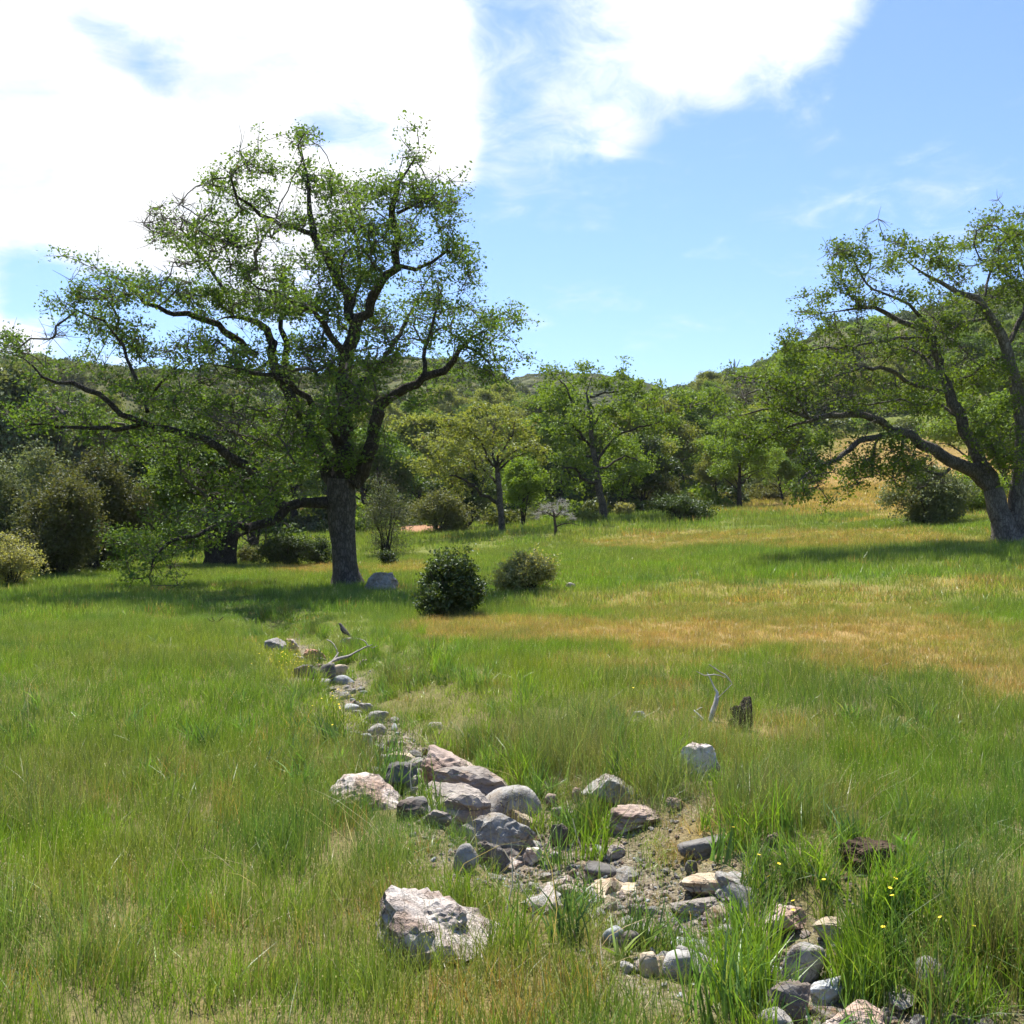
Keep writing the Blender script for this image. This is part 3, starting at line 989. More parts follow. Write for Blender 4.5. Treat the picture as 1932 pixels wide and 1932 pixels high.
# ------------------------------------------------------------------ geometry-node scatter (only for what nobody could count)
def scatter(name, pts, rot, scl, idx, col, protos, label):
    me = mesh_np(name, pts, [], None, True, dict(rot=rot, scl=scl, col=np.concatenate([col, np.ones((len(col), 1))], 1)))
    a = me.attributes.new('idx', 'INT', 'POINT')
    a.data.foreach_set('value', np.asarray(idx, np.int32))
    o = link(name, me)
    pc = bpy.data.collections.new(name + '_kinds')
    for k, pm in enumerate(protos):
        po = bpy.data.objects.new("%s_kind_%02d" % (name, k), pm)
        pc.objects.link(po)
    ng = bpy.data.node_groups.new(name + '_scatter', 'GeometryNodeTree')
    ng.interface.new_socket('Geometry', in_out='INPUT', socket_type='NodeSocketGeometry')
    ng.interface.new_socket('Geometry', in_out='OUTPUT', socket_type='NodeSocketGeometry')
    N, L = ng.nodes, ng.links
    gi, go = N.new('NodeGroupInput'), N.new('NodeGroupOutput')
    ci = N.new('GeometryNodeCollectionInfo')
    ci.inputs['Collection'].default_value = pc
    ci.inputs['Separate Children'].default_value = True
    ci.inputs['Reset Children'].default_value = True

    def na(nm, typ):
        q = N.new('GeometryNodeInputNamedAttribute')
        q.data_type = typ
        q.inputs['Name'].default_value = nm
        return q.outputs[0]
    ip = N.new('GeometryNodeInstanceOnPoints')
    L.new(gi.outputs[0], ip.inputs['Points'])
    L.new(ci.outputs[0], ip.inputs['Instance'])
    ip.inputs['Pick Instance'].default_value = True
    L.new(na('idx', 'INT'), ip.inputs['Instance Index'])
    L.new(na('rot', 'FLOAT_VECTOR'), ip.inputs['Rotation'])
    L.new(na('scl', 'FLOAT_VECTOR'), ip.inputs['Scale'])
    L.new(ip.outputs[0], go.inputs[0])
    md = o.modifiers.new('scatter', 'NODES')
    md.node_group = ng
    tag(o, label, kind='stuff')
    return o


# ------------------------------------------------------------------ grass
def tuft(name, rng, nb, rad, hmin, hmax, width, lean=0.35, seeds=0.0, segs=3, mat='grass', curl=0.5):
    V, F4, F3, RN, SE = [], [], [], [], []
    nv = 0
    for b in range(nb):
        a = rng.uniform(0, 2 * math.pi)
        rr = rad * math.sqrt(rng.random())
        bx, by = rr * math.cos(a), rr * math.sin(a)
        h = rng.uniform(hmin, hmax)
        la = rng.uniform(0, 2 * math.pi)
        ll = abs(rng.normal(0, lean)) * h
        fa = rng.uniform(0, math.pi)
        wx, wy = math.cos(fa) * width / 2 * rng.uniform(.7, 1.3), math.sin(fa) * width / 2 * rng.uniform(.7, 1.3)
        rn = rng.random()
        isseed = rng.random() < seeds
        base = nv
        for s in range(segs + 1):
            t = s / segs
            off = ll * t ** (1.3 + curl)
            zz_ = h * (t - 0.25 * (ll / h) * t * t)
            cx, cy_ = bx + math.cos(la) * off, by + math.sin(la) * off
            k = (1 - 0.75 * t) if not isseed else 0.35
            if s < segs:
                V += [(cx - wx * k, cy_ - wy * k, zz_), (cx + wx * k, cy_ + wy * k, zz_)]
                nv += 2
                RN += [rn, rn]
                SE += [0, 0]
            else:
                V.append((cx, cy_, zz_))
                nv += 1
                RN.append(rn)
                SE.append(0.0)
        for s in range(segs - 1):
            q = base + 2 * s
            F4.append((q, q + 1, q + 3, q + 2))
        q = base + 2 * (segs - 1)
        F3.append((q, q + 1, q + 2))
        if isseed:
            for e in range(2):
                sz = width * rng.uniform(0.6, 1.1)
                ex, ey, ez = cx + rng.normal(0, .006), cy_ + rng.normal(0, .006), zz_ - e * 0.03
                an = rng.uniform(0, 3.14)
                V += [(ex, ey, ez - sz * 1.7), (ex + math.cos(an) * sz * .6, ey + math.sin(an) * sz * .6, ez), (ex, ey, ez + sz * 1.7), (ex - math.cos(an) * sz * .6, ey - math.sin(an) * sz * .6, ez)]
                F4.append((nv, nv + 1, nv + 2, nv + 3))
                nv += 4
                RN += [rn] * 4
                SE += [1.0] * 4
    return mesh_np(name, np.array(V), [np.array(F4).reshape(-1, 4), np.array(F3).reshape(-1, 3)], M[mat], True, dict(rnd=np.array(RN), seed=np.array(SE)))


rg = np.random.default_rng(21)
HALF = math.radians(33)


def fan_points(r0, r1, per_m2, rng):
    n = int(HALF * (r1 * r1 - r0 * r0) * per_m2)
    r = np.sqrt(rng.uniform(r0 * r0, r1 * r1, n))
    a = rng.uniform(-HALF, HALF, n)
    return r * np.sin(a), r * np.cos(a) - 0.3


GC = dict(bright=np.array([0.160, 0.270, 0.024]), mid=np.array([0.160, 0.235, 0.038]), blue=np.array([0.112, 0.205, 0.046]),
          yel=np.array([0.245, 0.295, 0.030]), olive=np.array([0.185, 0.220, 0.055]), dry=np.array([0.38, 0.225, 0.070]), straw=np.array([0.37, 0.28, 0.12]))


def grass_colours(x, y, z, rng):
    dry = patch(DRY, x, y, z)
    lush = patch(LUSH, x, y, z)
    yel = patch(YEL, x, y, z)
    n_ = fbm2(x, y, 0.45, 4, 31.0)
    n2_ = fbm2(x, y, 1.7, 3, 47.0)
    n3_ = fbm2(x, y, 0.9, 3, 77.0)
    L_ = lambda a, b, t: a * (1 - t[:, None]) + b * t[:, None]
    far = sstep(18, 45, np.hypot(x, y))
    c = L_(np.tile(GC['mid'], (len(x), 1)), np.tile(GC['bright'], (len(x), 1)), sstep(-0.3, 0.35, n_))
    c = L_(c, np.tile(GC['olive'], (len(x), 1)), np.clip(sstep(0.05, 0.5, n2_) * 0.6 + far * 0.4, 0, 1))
    c = L_(c, np.tile(GC['blue'], (len(x), 1)), sstep(0.15, 0.5, n3_) * 0.8)
    c = L_(c, np.tile(GC['blue'], (len(x), 1)), lush * 0.45)
    c = L_(c, np.tile(GC['yel'], (len(x), 1)), np.clip(yel * 0.85, 0, 1))
    dp = np.clip(dry + n2_ * 0.25 * (dry > 0.05), 0, 1)
    dp = dp * (0.88 + 0.4 * np.clip(n_, -.5, .5))
    isdry = rng.random(len(x)) < dp * 0.45 + 0.016
    dc = L_(np.tile(GC['dry'], (len(x), 1)), np.tile(GC['straw'], (len(x), 1)), rng.random(len(x)))
    c = np.where(isdry[:, None], dc, L_(c, dc, np.clip(dp * 0.62, 0, 1)))
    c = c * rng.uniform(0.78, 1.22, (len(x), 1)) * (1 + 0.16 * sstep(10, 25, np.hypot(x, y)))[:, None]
    return c, dp, lush


def keep_off_rocks(x, y):
    ok = np.ones(len(x), bool)
    for a, b, r_ in ROCK_FOOT:
        ok &= (x - a) ** 2 + (y - b) ** 2 > r_ * r_
    return ok


def grass_layer(name, r0, r1, per, protos, weights, hscale, label, creek=True):
    x, y = fan_points(r0, r1, per, rg)
    z = terrain(x, y)
    ok = keep_off_rocks(x, y)
    if creek:
        gr = gravel_amt(x, y)
        ok &= rg.random(len(x)) > gr * 0.92
    if r1 > 60:
        px, py = to_px(np.stack([x, y, z], 1))
        ok &= ~((((px - 790) / 45) ** 2 + ((py - 998) / 8) ** 2 < 1) & (y > 40))
    sh = np.zeros(len(x), bool)
    for a_, b_, r_ in SHORT:
        sh |= (x - a_) ** 2 + (y - b_) ** 2 < r_ * r_
    ok &= ~sh | (rg.random(len(x)) < .75)
    x, y, z = x[ok], y[ok], z[ok]
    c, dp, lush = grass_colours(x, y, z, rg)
    n = len(x)
    hs = (1 + 0.3 * fbm2(x, y, 0.8, 3, 90.0)) * (1 - 0.45 * dp) * (1 + 0.25 * lush) * hscale
    if creek:
        d, sd_, al = creek_sd(x, y)
        hs *= np.where(d < 2.2, np.where(sd_ > 0, 0.5 + 0.5 * sstep(0.9, 2.2, d), 0.6 + 0.4 * sstep(0.4, 1.4, d)), 1)
    for a_, b_, r_ in SHORT:
        hs = np.where((x - a_) ** 2 + (y - b_) ** 2 < r_ * r_, hs * .7, hs)
    hs = np.maximum(hs, .38)
    rot = np.stack([rg.normal(0, .10, n), rg.normal(0, .10, n) + 0.05, rg.uniform(0, 6.283, n)], 1)
    w = rg.uniform(.85, 1.2, n)
    scl = np.stack([w, w, hs * rg.uniform(.8, 1.25, n)], 1)
    idx = rg.choice(len(protos), n, p=np.array(weights) / sum(weights))
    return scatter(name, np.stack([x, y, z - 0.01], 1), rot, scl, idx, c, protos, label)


near_p = [tuft('t', rg, 52, 0.13, .10, .30, .0034, .30, 0.08) for _ in range(4)] + \
         [tuft('t', rg, 46, 0.12, .12, .34, .0030, .22, 0.18) for _ in range(3)] + \
         [tuft('t', rg, 22, 0.08, .12, .34, .0055, .40, 0.0) for _ in range(2)] + \
         [tuft('t', rg, 34, 0.15, .06, .20, .0040, .55, 0.0) for _ in range(2)]
grass_layer('meadow_grass', 1.6, 9, 92, near_p, [3, 3, 3, 3, 2, 2, 2, 1, 1, 1.5, 1.5], 0.74, 'tall fine green grass of the foreground')
mid_p = [tuft('t', rg, 48, 0.20, .10, .30, .0055, .30, 0.06, 2) for _ in range(4)] + [tuft('t', rg, 40, 0.18, .12, .36, .005, .25, 0.12, 2) for _ in range(2)]
grass_layer('meadow_grass', 9, 22, 42, mid_p, [2, 2, 2, 2, 2, 2], 0.64, 'green and tawny grass of the middle meadow')
far_p = [tuft('t', rg, 60, 0.42, .08, .30, .013, .30, 0.02, 1) for _ in range(5)]
grass_layer('meadow_grass', 22, 50, 11, far_p, [1] * 5, 0.75, 'grass of the far meadow under the oaks')
vfar_p = [tuft('t', rg, 70, 0.9, .08, .32, .03, .30, 0.0, 1) for _ in range(4)]
grass_layer('meadow_grass', 50, 135, 2.2, vfar_p, [1] * 4, 1.0, 'grass of the rising ground at the wood edge', creek=False)

# broad-bladed clumps along the creek
cl_p = [tuft('t', rg, 60, 0.10, .10, .36, .0075, .45, 0.0, 3) for _ in range(4)] + [tuft('t', rg, 70, 0.14, .2, .5, .0035, .35, 0.5, 3) for _ in range(2)]
k = 1150
xx = []
for _ in range(k):
    s = rg.integers(1, len(CREEK) - 2)
    t_ = rg.random()
    q = CREEK[s] * (1 - t_) + CREEK[s + 1] * t_ + np.array([rg.normal(0.55, 0.55), rg.normal(0, 0.4)])
    xx.append(q)
xx = np.array(xx)
xx = xx[xx[:, 1] > 2.5]
ok = keep_off_rocks(xx[:, 0], xx[:, 1]) & (rg.random(len(xx)) > gravel_amt(xx[:, 0], xx[:, 1]) * 0.84) & (fbm2(xx[:, 0], xx[:, 1], 2.2, 2, 55.) > -0.05)
xx = xx[ok]
zz_ = terrain(xx[:, 0], xx[:, 1])
n = len(xx)
cc = np.where(rg.random((n, 1)) < .5, GC['bright'], GC['blue']) * rg.uniform(.8, 1.3, (n, 1))
ii = rg.choice(6, n, p=[.22, .22, .22, .22, .06, .06])
cc[ii >= 4] = np.array([0.17, 0.16, 0.06])
w = rg.uniform(.7, 1.25, n)
scatter('creek_grass', np.stack([xx[:, 0], xx[:, 1], zz_ - .01], 1), np.stack([rg.normal(0, .12, n), rg.normal(0, .12, n), rg.uniform(0, 6.28, n)], 1),
        np.stack([w, w, w * rg.uniform(.7, 1.1, n)], 1), ii, cc, cl_p, 'broad-bladed grass clumps among the creek rocks')

# straw litter, low broad-leaved weeds and bent dead stems that break up the grass
def near_scatter(name, per, r0, r1, protos, col, label, hs=(.7, 1.2), drop=.6, tilt=.15, clump=None):
    x, y = fan_points(r0, r1, per, rg)
    ok = keep_off_rocks(x, y) & (rg.random(len(x)) > gravel_amt(x, y) * drop)
    if clump is not None:
        ok &= fbm2(x, y, .7, 3, clump) > .08
    x, y = x[ok], y[ok]
    n = len(x)
    w = rg.uniform(.7, 1.3, n)
    c = np.array(col)[rg.integers(0, len(col), n)] * rg.uniform(.75, 1.25, (n, 1))
    return scatter(name, np.stack([x, y, terrain(x, y)], 1), np.stack([rg.normal(0, tilt, n), rg.normal(0, tilt, n), rg.uniform(0, 6.28, n)], 1),
                   np.stack([w, w, w * rg.uniform(*hs, n)], 1), rg.integers(0, len(protos), n), c, protos, label)


near_scatter('straw_litter', 10, 1.8, 10, [tuft('t', rg, 16, .12, .03, .10, .004, 2.2, 0, 3) for _ in range(3)], [(.42, .34, .18), (.34, .25, .12), (.25, .19, .10)], 'dead straw lying between the grass stems', drop=.2)
near_scatter('broad_leaved_weeds', 9, 1.8, 11, [tuft('t', rg, 13, .035, .07, .16, .020, .9, 0, 3, curl=.2) for _ in range(4)] + [tuft('t', rg, 30, .06, .10, .24, .011, .5, 0, 3) for _ in range(3)],
             [(.12, .24, .04), (.15, .27, .05), (.10, .19, .06), (.18, .26, .05)], 'low broad-leaved weeds mixed into the foreground grass', clump=33.)
near_scatter('dead_stems', 3, 1.8, 12, [tuft('t', rg, 3, .10, .28, .52, .0032, .45, .5, 3) for _ in range(5)], [(.50, .42, .25), (.40, .31, .16), (.45, .40, .28)], 'thin bent dead stems standing in the grass', tilt=.3)
near_scatter('seed_grass', 7, 1.8, 14, [tuft('t', rg, 14, .09, .26, .42, .0026, .22, 1.0, 3) for _ in range(4)], [(.26, .30, .10), (.22, .28, .08), (.32, .30, .14)], 'taller grass with pale seed heads', clump=71.)

# grey-brown feathery weeds
wp = [tuft('t', rg, 46, 0.10, .25, .62, .0028, .30, 0.6, 3) for _ in range(3)]
pts = []
for (px, py, rx, ry, m) in [(1080, 1420, 110, 60, 95), (1010, 1440, 40, 40, 20), (1480, 1520, 110, 50, 36), (60, 1560, 130, 50, 18), (1230, 1500, 70, 40, 34), (980, 1400, 80, 30, 16), (1330, 1420, 80, 40, 20), (130, 1800, 160, 90, 10), (880, 1420, 60, 20, 10), (1860, 1800, 80, 60, 20)]:
    for _ in range(m):
        a_, q_ = rg.uniform(0, 6.28), math.sqrt(rg.random())
        pts.append(ground_hit(px + rx * q_ * math.cos(a_), py + ry * q_ * math.sin(a_)))
pts = np.array(pts)
pts = pts[keep_off_rocks(pts[:, 0], pts[:, 1])]
n = len(pts)
w = rg.uniform(.7, 1.1, n)
scatter('feathery_weeds', pts, np.stack([rg.normal(0, .12, n), rg.normal(0, .12, n), rg.uniform(0, 6.28, n)], 1), np.stack([w * 1.3, w * 1.3, w * rg.uniform(.45, .95, n)], 1), rg.choice(3, n),
        np.array([0.19, 0.235, 0.07]) * rg.uniform(.8, 1.25, (n, 1)) + rg.uniform(-.03, .03, (n, 1)) * np.array([1, -1, 0]), wp, 'grey-brown feathery weeds standing in the grass by the rocks')

# gravel
gp = [rock_mesh('g', (1, .8, .55), 'angular', M[m_], 500 + i, 2) for i, m_ in enumerate(['r_grey', 'r_tan', 'r_layer', 'r_blue', 'r_white'])]
k = 60000
s = rg.integers(1, len(CREEK) - 2, k)
t_ = rg.random(k)[:, None]
q = CREEK[s] * (1 - t_) + CREEK[s + 1] * t_ + np.stack([rg.normal(0.3, 0.6, k), rg.normal(0, 0.35, k)], 1)
q = q[(q[:, 1] > 2.6) & (q[:, 1] < 20)]
shz = np.zeros(len(q))
for a_, b_, r_ in SHORT:
    shz = np.maximum(shz, (np.hypot(q[:, 0] - a_, q[:, 1] - b_) < r_) * .35)
q = q[(np.maximum(gravel_amt(q[:, 0], q[:, 1]), shz) > 0.12 + .5 * rg.random(len(q))) & (rg.random(len(q)) < np.clip(9 / q[:, 1], 0.2, 1))]
q = q[:14000]
n = len(q)
sz = 0.009 + 0.038 * rg.random(n) ** 2.4
scatter('creek_gravel', np.stack([q[:, 0], q[:, 1], terrain(q[:, 0], q[:, 1]) + sz * .1], 1),
        np.stack([rg.normal(0, .4, n), rg.normal(0, .4, n), rg.uniform(0, 6.28, n)], 1), np.stack([sz, sz, sz], 1) * rg.uniform(.7, 1.3, (n, 3)),
        rg.choice(5, n, p=[.3, .34, .12, .08, .16]), np.ones((n, 3)), gp, 'loose gravel of the dry creek bed')


# ------------------------------------------------------------------ trees
def tube(pts, rads, sides, rng=None, cap=True):
    pts = np.asarray(pts, float)
    n = len(pts)
    tan = np.gradient(pts, axis=0)
    tan /= np.linalg.norm(tan, axis=1, keepdims=True) + 1e-9
    ref = np.array([0, 0, 1.0]) if abs(tan[0, 2]) < 0.9 else np.array([1.0, 0, 0])
    u = np.cross(tan, ref)
    bad = np.linalg.norm(u, axis=1) < 0.2
    u[bad] = np.cross(tan[bad], np.array([0.6, 0.8, 0]))
    # keep the frame from flipping
    for i in range(1, n):
        w = u[i - 1] - tan[i] * (u[i - 1] @ tan[i])
        if np.linalg.norm(w) > 1e-4:
            u[i] = w
    u /= np.linalg.norm(u, axis=1, keepdims=True) + 1e-9
    v = np.cross(tan, u)
    a = np.arange(sides) * 2 * math.pi / sides
    ring = np.cos(a)[None, :, None] * u[:, None] + np.sin(a)[None, :, None] * v[:, None]
    V = pts[:, None] + ring * np.asarray(rads)[:, None, None]
    V = V.reshape(-1, 3)
    i, j = np.meshgrid(np.arange(n - 1), np.arange(sides), indexing='ij')
    i, j = i.ravel(), j.ravel()
    j2 = (j + 1) % sides
    Fq = np.stack([i * sides + j, i * sides + j2, (i + 1) * sides + j2, (i + 1) * sides + j], 1)
    return V, Fq


class Soup:
    def __init__(self):
        self.V, self.F, self.n = [], [], 0

    def add(self, V, Fq):
        self.V.append(V)
        self.F.append(Fq + self.n)
        self.n += len(V)

    def mesh(self, name, mat):
        if not self.V:
            return None
        return mesh_np(name, np.concatenate(self.V), np.concatenate(self.F), mat, True)


def crom(P, R, spacing, rng, jit):
    """Catmull-Rom resample with a little gnarl."""
    P = np.asarray(P, float)
    R = np.asarray(R, float)
    out, rad = [P[0]], [R[0]]
    Q = np.vstack([2 * P[0] - P[1], P, 2 * P[-1] - P[-2]])
    for k in range(1, len(Q) - 2):
        p0, p1, p2, p3 = Q[k - 1], Q[k], Q[k + 1], Q[k + 2]
        m = max(1, int(np.linalg.norm(p2 - p1) / spacing))
        for s in range(1, m + 1):
            t = s / m
            q = 0.5 * ((2 * p1) + (-p0 + p2) * t + (2 * p0 - 5 * p1 + 4 * p2 - p3) * t * t + (-p0 + 3 * p1 - 3 * p2 + p3) * t ** 3)
            r = R[k - 1] * (1 - t) + R[k] * t
            out.append(q + rng.normal(0, jit, 3) * min(1.0, 0.4 + r * 4))
            rad.append(r)
    return np.array(out), np.array(rad)


def leaves_mesh(name, C, n_per, sig, size, mat, rng, up=0.5, aspect=0.62):
    N = len(C) * n_per
    c = np.repeat(C, n_per, 0) + rng.normal(0, 1, (N, 3)) * sig * np.array([1, 1, .75])
    nrm = rng.normal(0, 1, (N, 3))
    nrm[:, 2] += up * 2
    nrm /= np.linalg.norm(nrm, axis=1, keepdims=True)
    ax = np.cross(nrm, rng.normal(0, 1, (N, 3)))
    ax /= np.linalg.norm(ax, axis=1, keepdims=True) + 1e-9
    sd_ = np.cross(nrm, ax)
    L_ = (size * rng.uniform(.6, 1.35, N))[:, None]
    a = c - ax * L_ * .5
    b = c + sd_ * L_ * aspect * .5 + nrm * L_ * .10 + ax * L_ * .08
    d = c + ax * L_ * .5
    e = c - sd_ * L_ * aspect * .5 + nrm * L_ * .10 + ax * L_ * .08
    V = np.stack([a, b, d, e], 1).reshape(-1, 3)
    i = np.arange(N) * 4
    Fq = np.stack([i, i + 1, i + 2, i + 3], 1)
    tone = np.repeat(rng.uniform(0, 1, len(C)), n_per) * 0.55 + rng.random(N) * 0.45
    return mesh_np(name, V, Fq, mat, False, dict(rnd=np.repeat(tone, 4)))


def grow(limbs, T, rng, spacing=0.3, gnarl=0.06, tip=0.007, pipe=2.35, bias=0.12):
    """limbs: list of (P,R) already resampled in order; T: targets. Returns twig soup."""
    pos = np.concatenate([p for p, r in limbs])
    lrad = np.concatenate([r for p, r in limbs])
    nl = len(pos)
    parent = [-1] * nl
    nodes = [p for p in pos]
    T = np.asarray(T, float)
    thick = np.interp(lrad, [0.02, 0.30], [0, 0.9])      # prefer attaching to thinner wood
    nt = len(T)
    best = np.full(nt, 1e9)
    bi = np.zeros(nt, int)
    for s in range(0, nl, 400):
        d = np.linalg.norm(T[:, None] - pos[None, s:s + 400], axis=2) + thick[None, s:s + 400]
        m = d.argmin(1)
        dm = d[np.arange(nt), m]
        up = dm < best
        best[up], bi[up] = dm[up], m[up] + s
    done = np.zeros(nt, bool)
    tips = []
    for it in range(nt):
        k = int(np.argmin(np.where(done, 1e9, best)))
        done[k] = True
        a = nodes[bi[k]]
        b = T[k]
        L_ = np.linalg.norm(b - a)
        m = max(1, int(L_ / spacing + .5))
        par = bi[k]
        side = rng.normal(0, gnarl * L_, 3)
        side[2] += 0.08 * L_
        new = []
        for s in range(1, m + 1):
            t = s / m
            q = a * (1 - t) + b * t + side * math.sin(math.pi * t) * (1 if m > 1 else 0)
            if s < m:
                q = q + rng.normal(0, gnarl * spacing * 1.4, 3)
            nodes.append(q)
            parent.append(par)
            par = len(nodes) - 1
            new.append(par)
        tips.append(par)
        NP = np.array([nodes[i] for i in new])
        d = np.linalg.norm(T[:, None] - NP[None], axis=2) + bias * 0.2
        mm = d.argmin(1)
        dm = d[np.arange(nt), mm]
        up = dm < best
        best[up] = dm[up]
        bi[up] = np.array(new)[mm[up]]
    n = len(nodes)
    acc = np.zeros(n)
    rad = np.zeros(n)
    kids = [[] for _ in range(n)]
    for i in range(n - 1, nl - 1, -1):
        rad[i] = acc[i] ** (1 / pipe) if acc[i] > 0 else tip * rng.uniform(.7, 1.3)
        acc[parent[i]] += rad[i] ** pipe
        kids[parent[i]].append(i)
    return np.array(nodes), parent, rad, kids, nl, lrad, tips


def twig_soup(nodes, parent, rad, kids, nl, lrad):
    sp = Soup()
    main = {}
    for i in range(nl, len(nodes)):
        if kids[i]:
            main[i] = max(kids[i], key=lambda q: rad[q])
    for i in range(nl, len(nodes)):
        par = parent[i]
        if par >= nl and main.get(par) == i:
            continue
        ch = [i]
        while ch[-1] in main:
            ch.append(main[ch[-1]])
        r0 = min(rad[i], (lrad[par] if par < nl else rad[par]) * 0.95)
        P = np.vstack([nodes[par], nodes[ch]])
        R = np.concatenate([[r0], rad[ch]])
        R[-1] *= 0.5
        mx = R.max()
        V, Fq = tube(P, R, 7 if mx > .06 else (5 if mx > .022 else 3))
        sp.add(V, Fq)
    return sp


def build_tree(name, label, base, limbs_w, targets, bare, leaf, leafmat, barkmat, rng, n_leaf=20, sig=0.2, size=0.09,
               trunk_n=1, limb_parts=True, spikes=2, group=None, tip=0.007, spacing=0.32, cat='tree', twigmat='twig', twiglen=0.25, gnarl=.06, tipfill=0, fillr=1.0, trunkmat=None, bare_limbs=(), limb_k=.86):
    """limbs_w: list of (P,R) in world metres, the first trunk_n are trunks"""
    root = bpy.data.objects.new(name, None)
    root.empty_display_size = 0.5
    COL.objects.link(root)
    root.location = base
    tag(root, label, cat, group)
    base = np.asarray(base, float)
    L_ = []
    for k_, (P, R) in enumerate(limbs_w):
        P, R = crom(np.asarray(P) - base, R if k_ < trunk_n else np.asarray(R) * limb_k, 0.28, rng, 0.018 if k_ < trunk_n else 0.062)
        L_.append((P, R))
    T = np.asarray(targets) - base
    extra, exb = [], []
    for k, (P, R) in enumerate(L_):
        if len(P) < 5 or (k < trunk_n and R[-1] > .08):
            continue
        R[-max(2, len(R) // 4):] *= np.linspace(1, .25, max(2, len(R) // 4))
        for q in range(tipfill):
            t_ = rng.uniform(.45, 1.0)
            p_ = P[min(len(P) - 1, int(t_ * len(P)))]
            extra.append(p_ + rng.normal(0, 1, 3) * np.array([.45, .45, .38]) * fillr + np.array([0, 0, .1]))
            exb.append(k in bare_limbs or rng.random() < .14)
    if extra:
        T = np.vstack([T, np.array(extra)])
        bare = np.concatenate([bare, np.array(exb)])
    res = grow(L_, T, rng, spacing=spacing, gnarl=gnarl, tip=tip)
    # limbs get at least the thickness that their twigs ask for
    for k, (P, R) in enumerate(L_):
        big = R.max() > 0.05
        sides = 14 if R.max() > .2 else (9 if R.max() > .06 else 6)
        if k < trunk_n:
            R = R * (1 + 0.42 * np.exp(-np.maximum(P[:, 2], 0) / 0.3))
        V, Fq = tube(P, R, sides)
        if big:
            nz = fbm(V * 3.0 + k * 5, 4)[:, None] * 0.24
            cen = np.repeat(P, sides, 0)
            V = cen + (V - cen) * (1 + nz)
        nm = 'trunk' if k < trunk_n else 'limb'
        link(nm, mesh_np(nm, V, Fq, (trunkmat or barkmat) if k < trunk_n else barkmat, True), root)
    sp = twig_soup(*res[:6])
    # short spiky twigs round every tip
    nodes, tips = res[0], res[6]
    cl = []
    for q, tidx in enumerate(tips):
        p0 = nodes[tidx]
        ns = spikes + (2 if bare[q] else 0)
        for s in range(ns):
            d = rng.normal(0, 1, 3)
            d[2] = d[2] * .8 + .25
            d *= twiglen * rng.uniform(.5, 1.4) / (np.linalg.norm(d) + 1e-6)
            mid = p0 + d * .5 + rng.normal(0, .03, 3)
            V, Fq = tube(np.array([p0, mid, p0 + d]), [tip * .8, tip * .6, tip * .3], 3)
            sp.add(V, Fq)
            if not bare[q]:
                cl.append(p0 + d * 0.7)
        if not bare[q]:
            cl.append(p0)
    tw = link('twigs', sp.mesh('twigs', M[twigmat]), root)
    tw["kind"] = "stuff"
    if cl:
        cr = link('crown', leaves_mesh('crown', np.array(cl), n_leaf, sig, size, M[leafmat], rng), root)
        cr["kind"] = "stuff"
    return root


def limb_px(pts, depth, yo, conv, sc):
    """traced limb [(zx, zy, zr)...] to world: yo = (offset at start, offset at end)"""
    P, R = [], []
    n = len(pts)
    for i, q in enumerate(pts):
        d = depth + yo[0] + (yo[1] - yo[0]) * (i / max(1, n - 1))
        px, py = conv(q[0], q[1])
        P.append(at(px, py, d))
        R.append(q[2] * sc * d / F)
    return P, R


def blob_targets(blobs, depth, conv, sc, rng, per_m2, deep, cx, rx, tmin=2):
    out = []
    for bl in blobs:
        zx, zy, ax, ay = bl[:4]
        dn = bl[4] if len(bl) > 4 else 1.0
        px, py = conv(zx, zy)
        m = sc * depth / F
        A = math.pi * ax * ay * m * m
        n = max(tmin, int(A * per_m2 * dn))
        lim = deep * math.sqrt(max(0.08, 1 - min(1, ((zx - cx) / rx) ** 2)))
        for rep in range(2):
            yo = rng.uniform(-1, 1) * lim
            rd = max(ax, ay) * m * 1.1
            for _ in range(n // 2 + (n % 2) * rep):
                v = rng.normal(0, 1, 3)
                v *= rng.random() ** (1 / 2.2) / np.linalg.norm(v)
                d = depth + yo + v[1] * rd
                qx, qy = conv(zx + v[0] * ax, zy - v[2] * ay)
                out.append(at(qx, qy, d))
    return np.array(out)


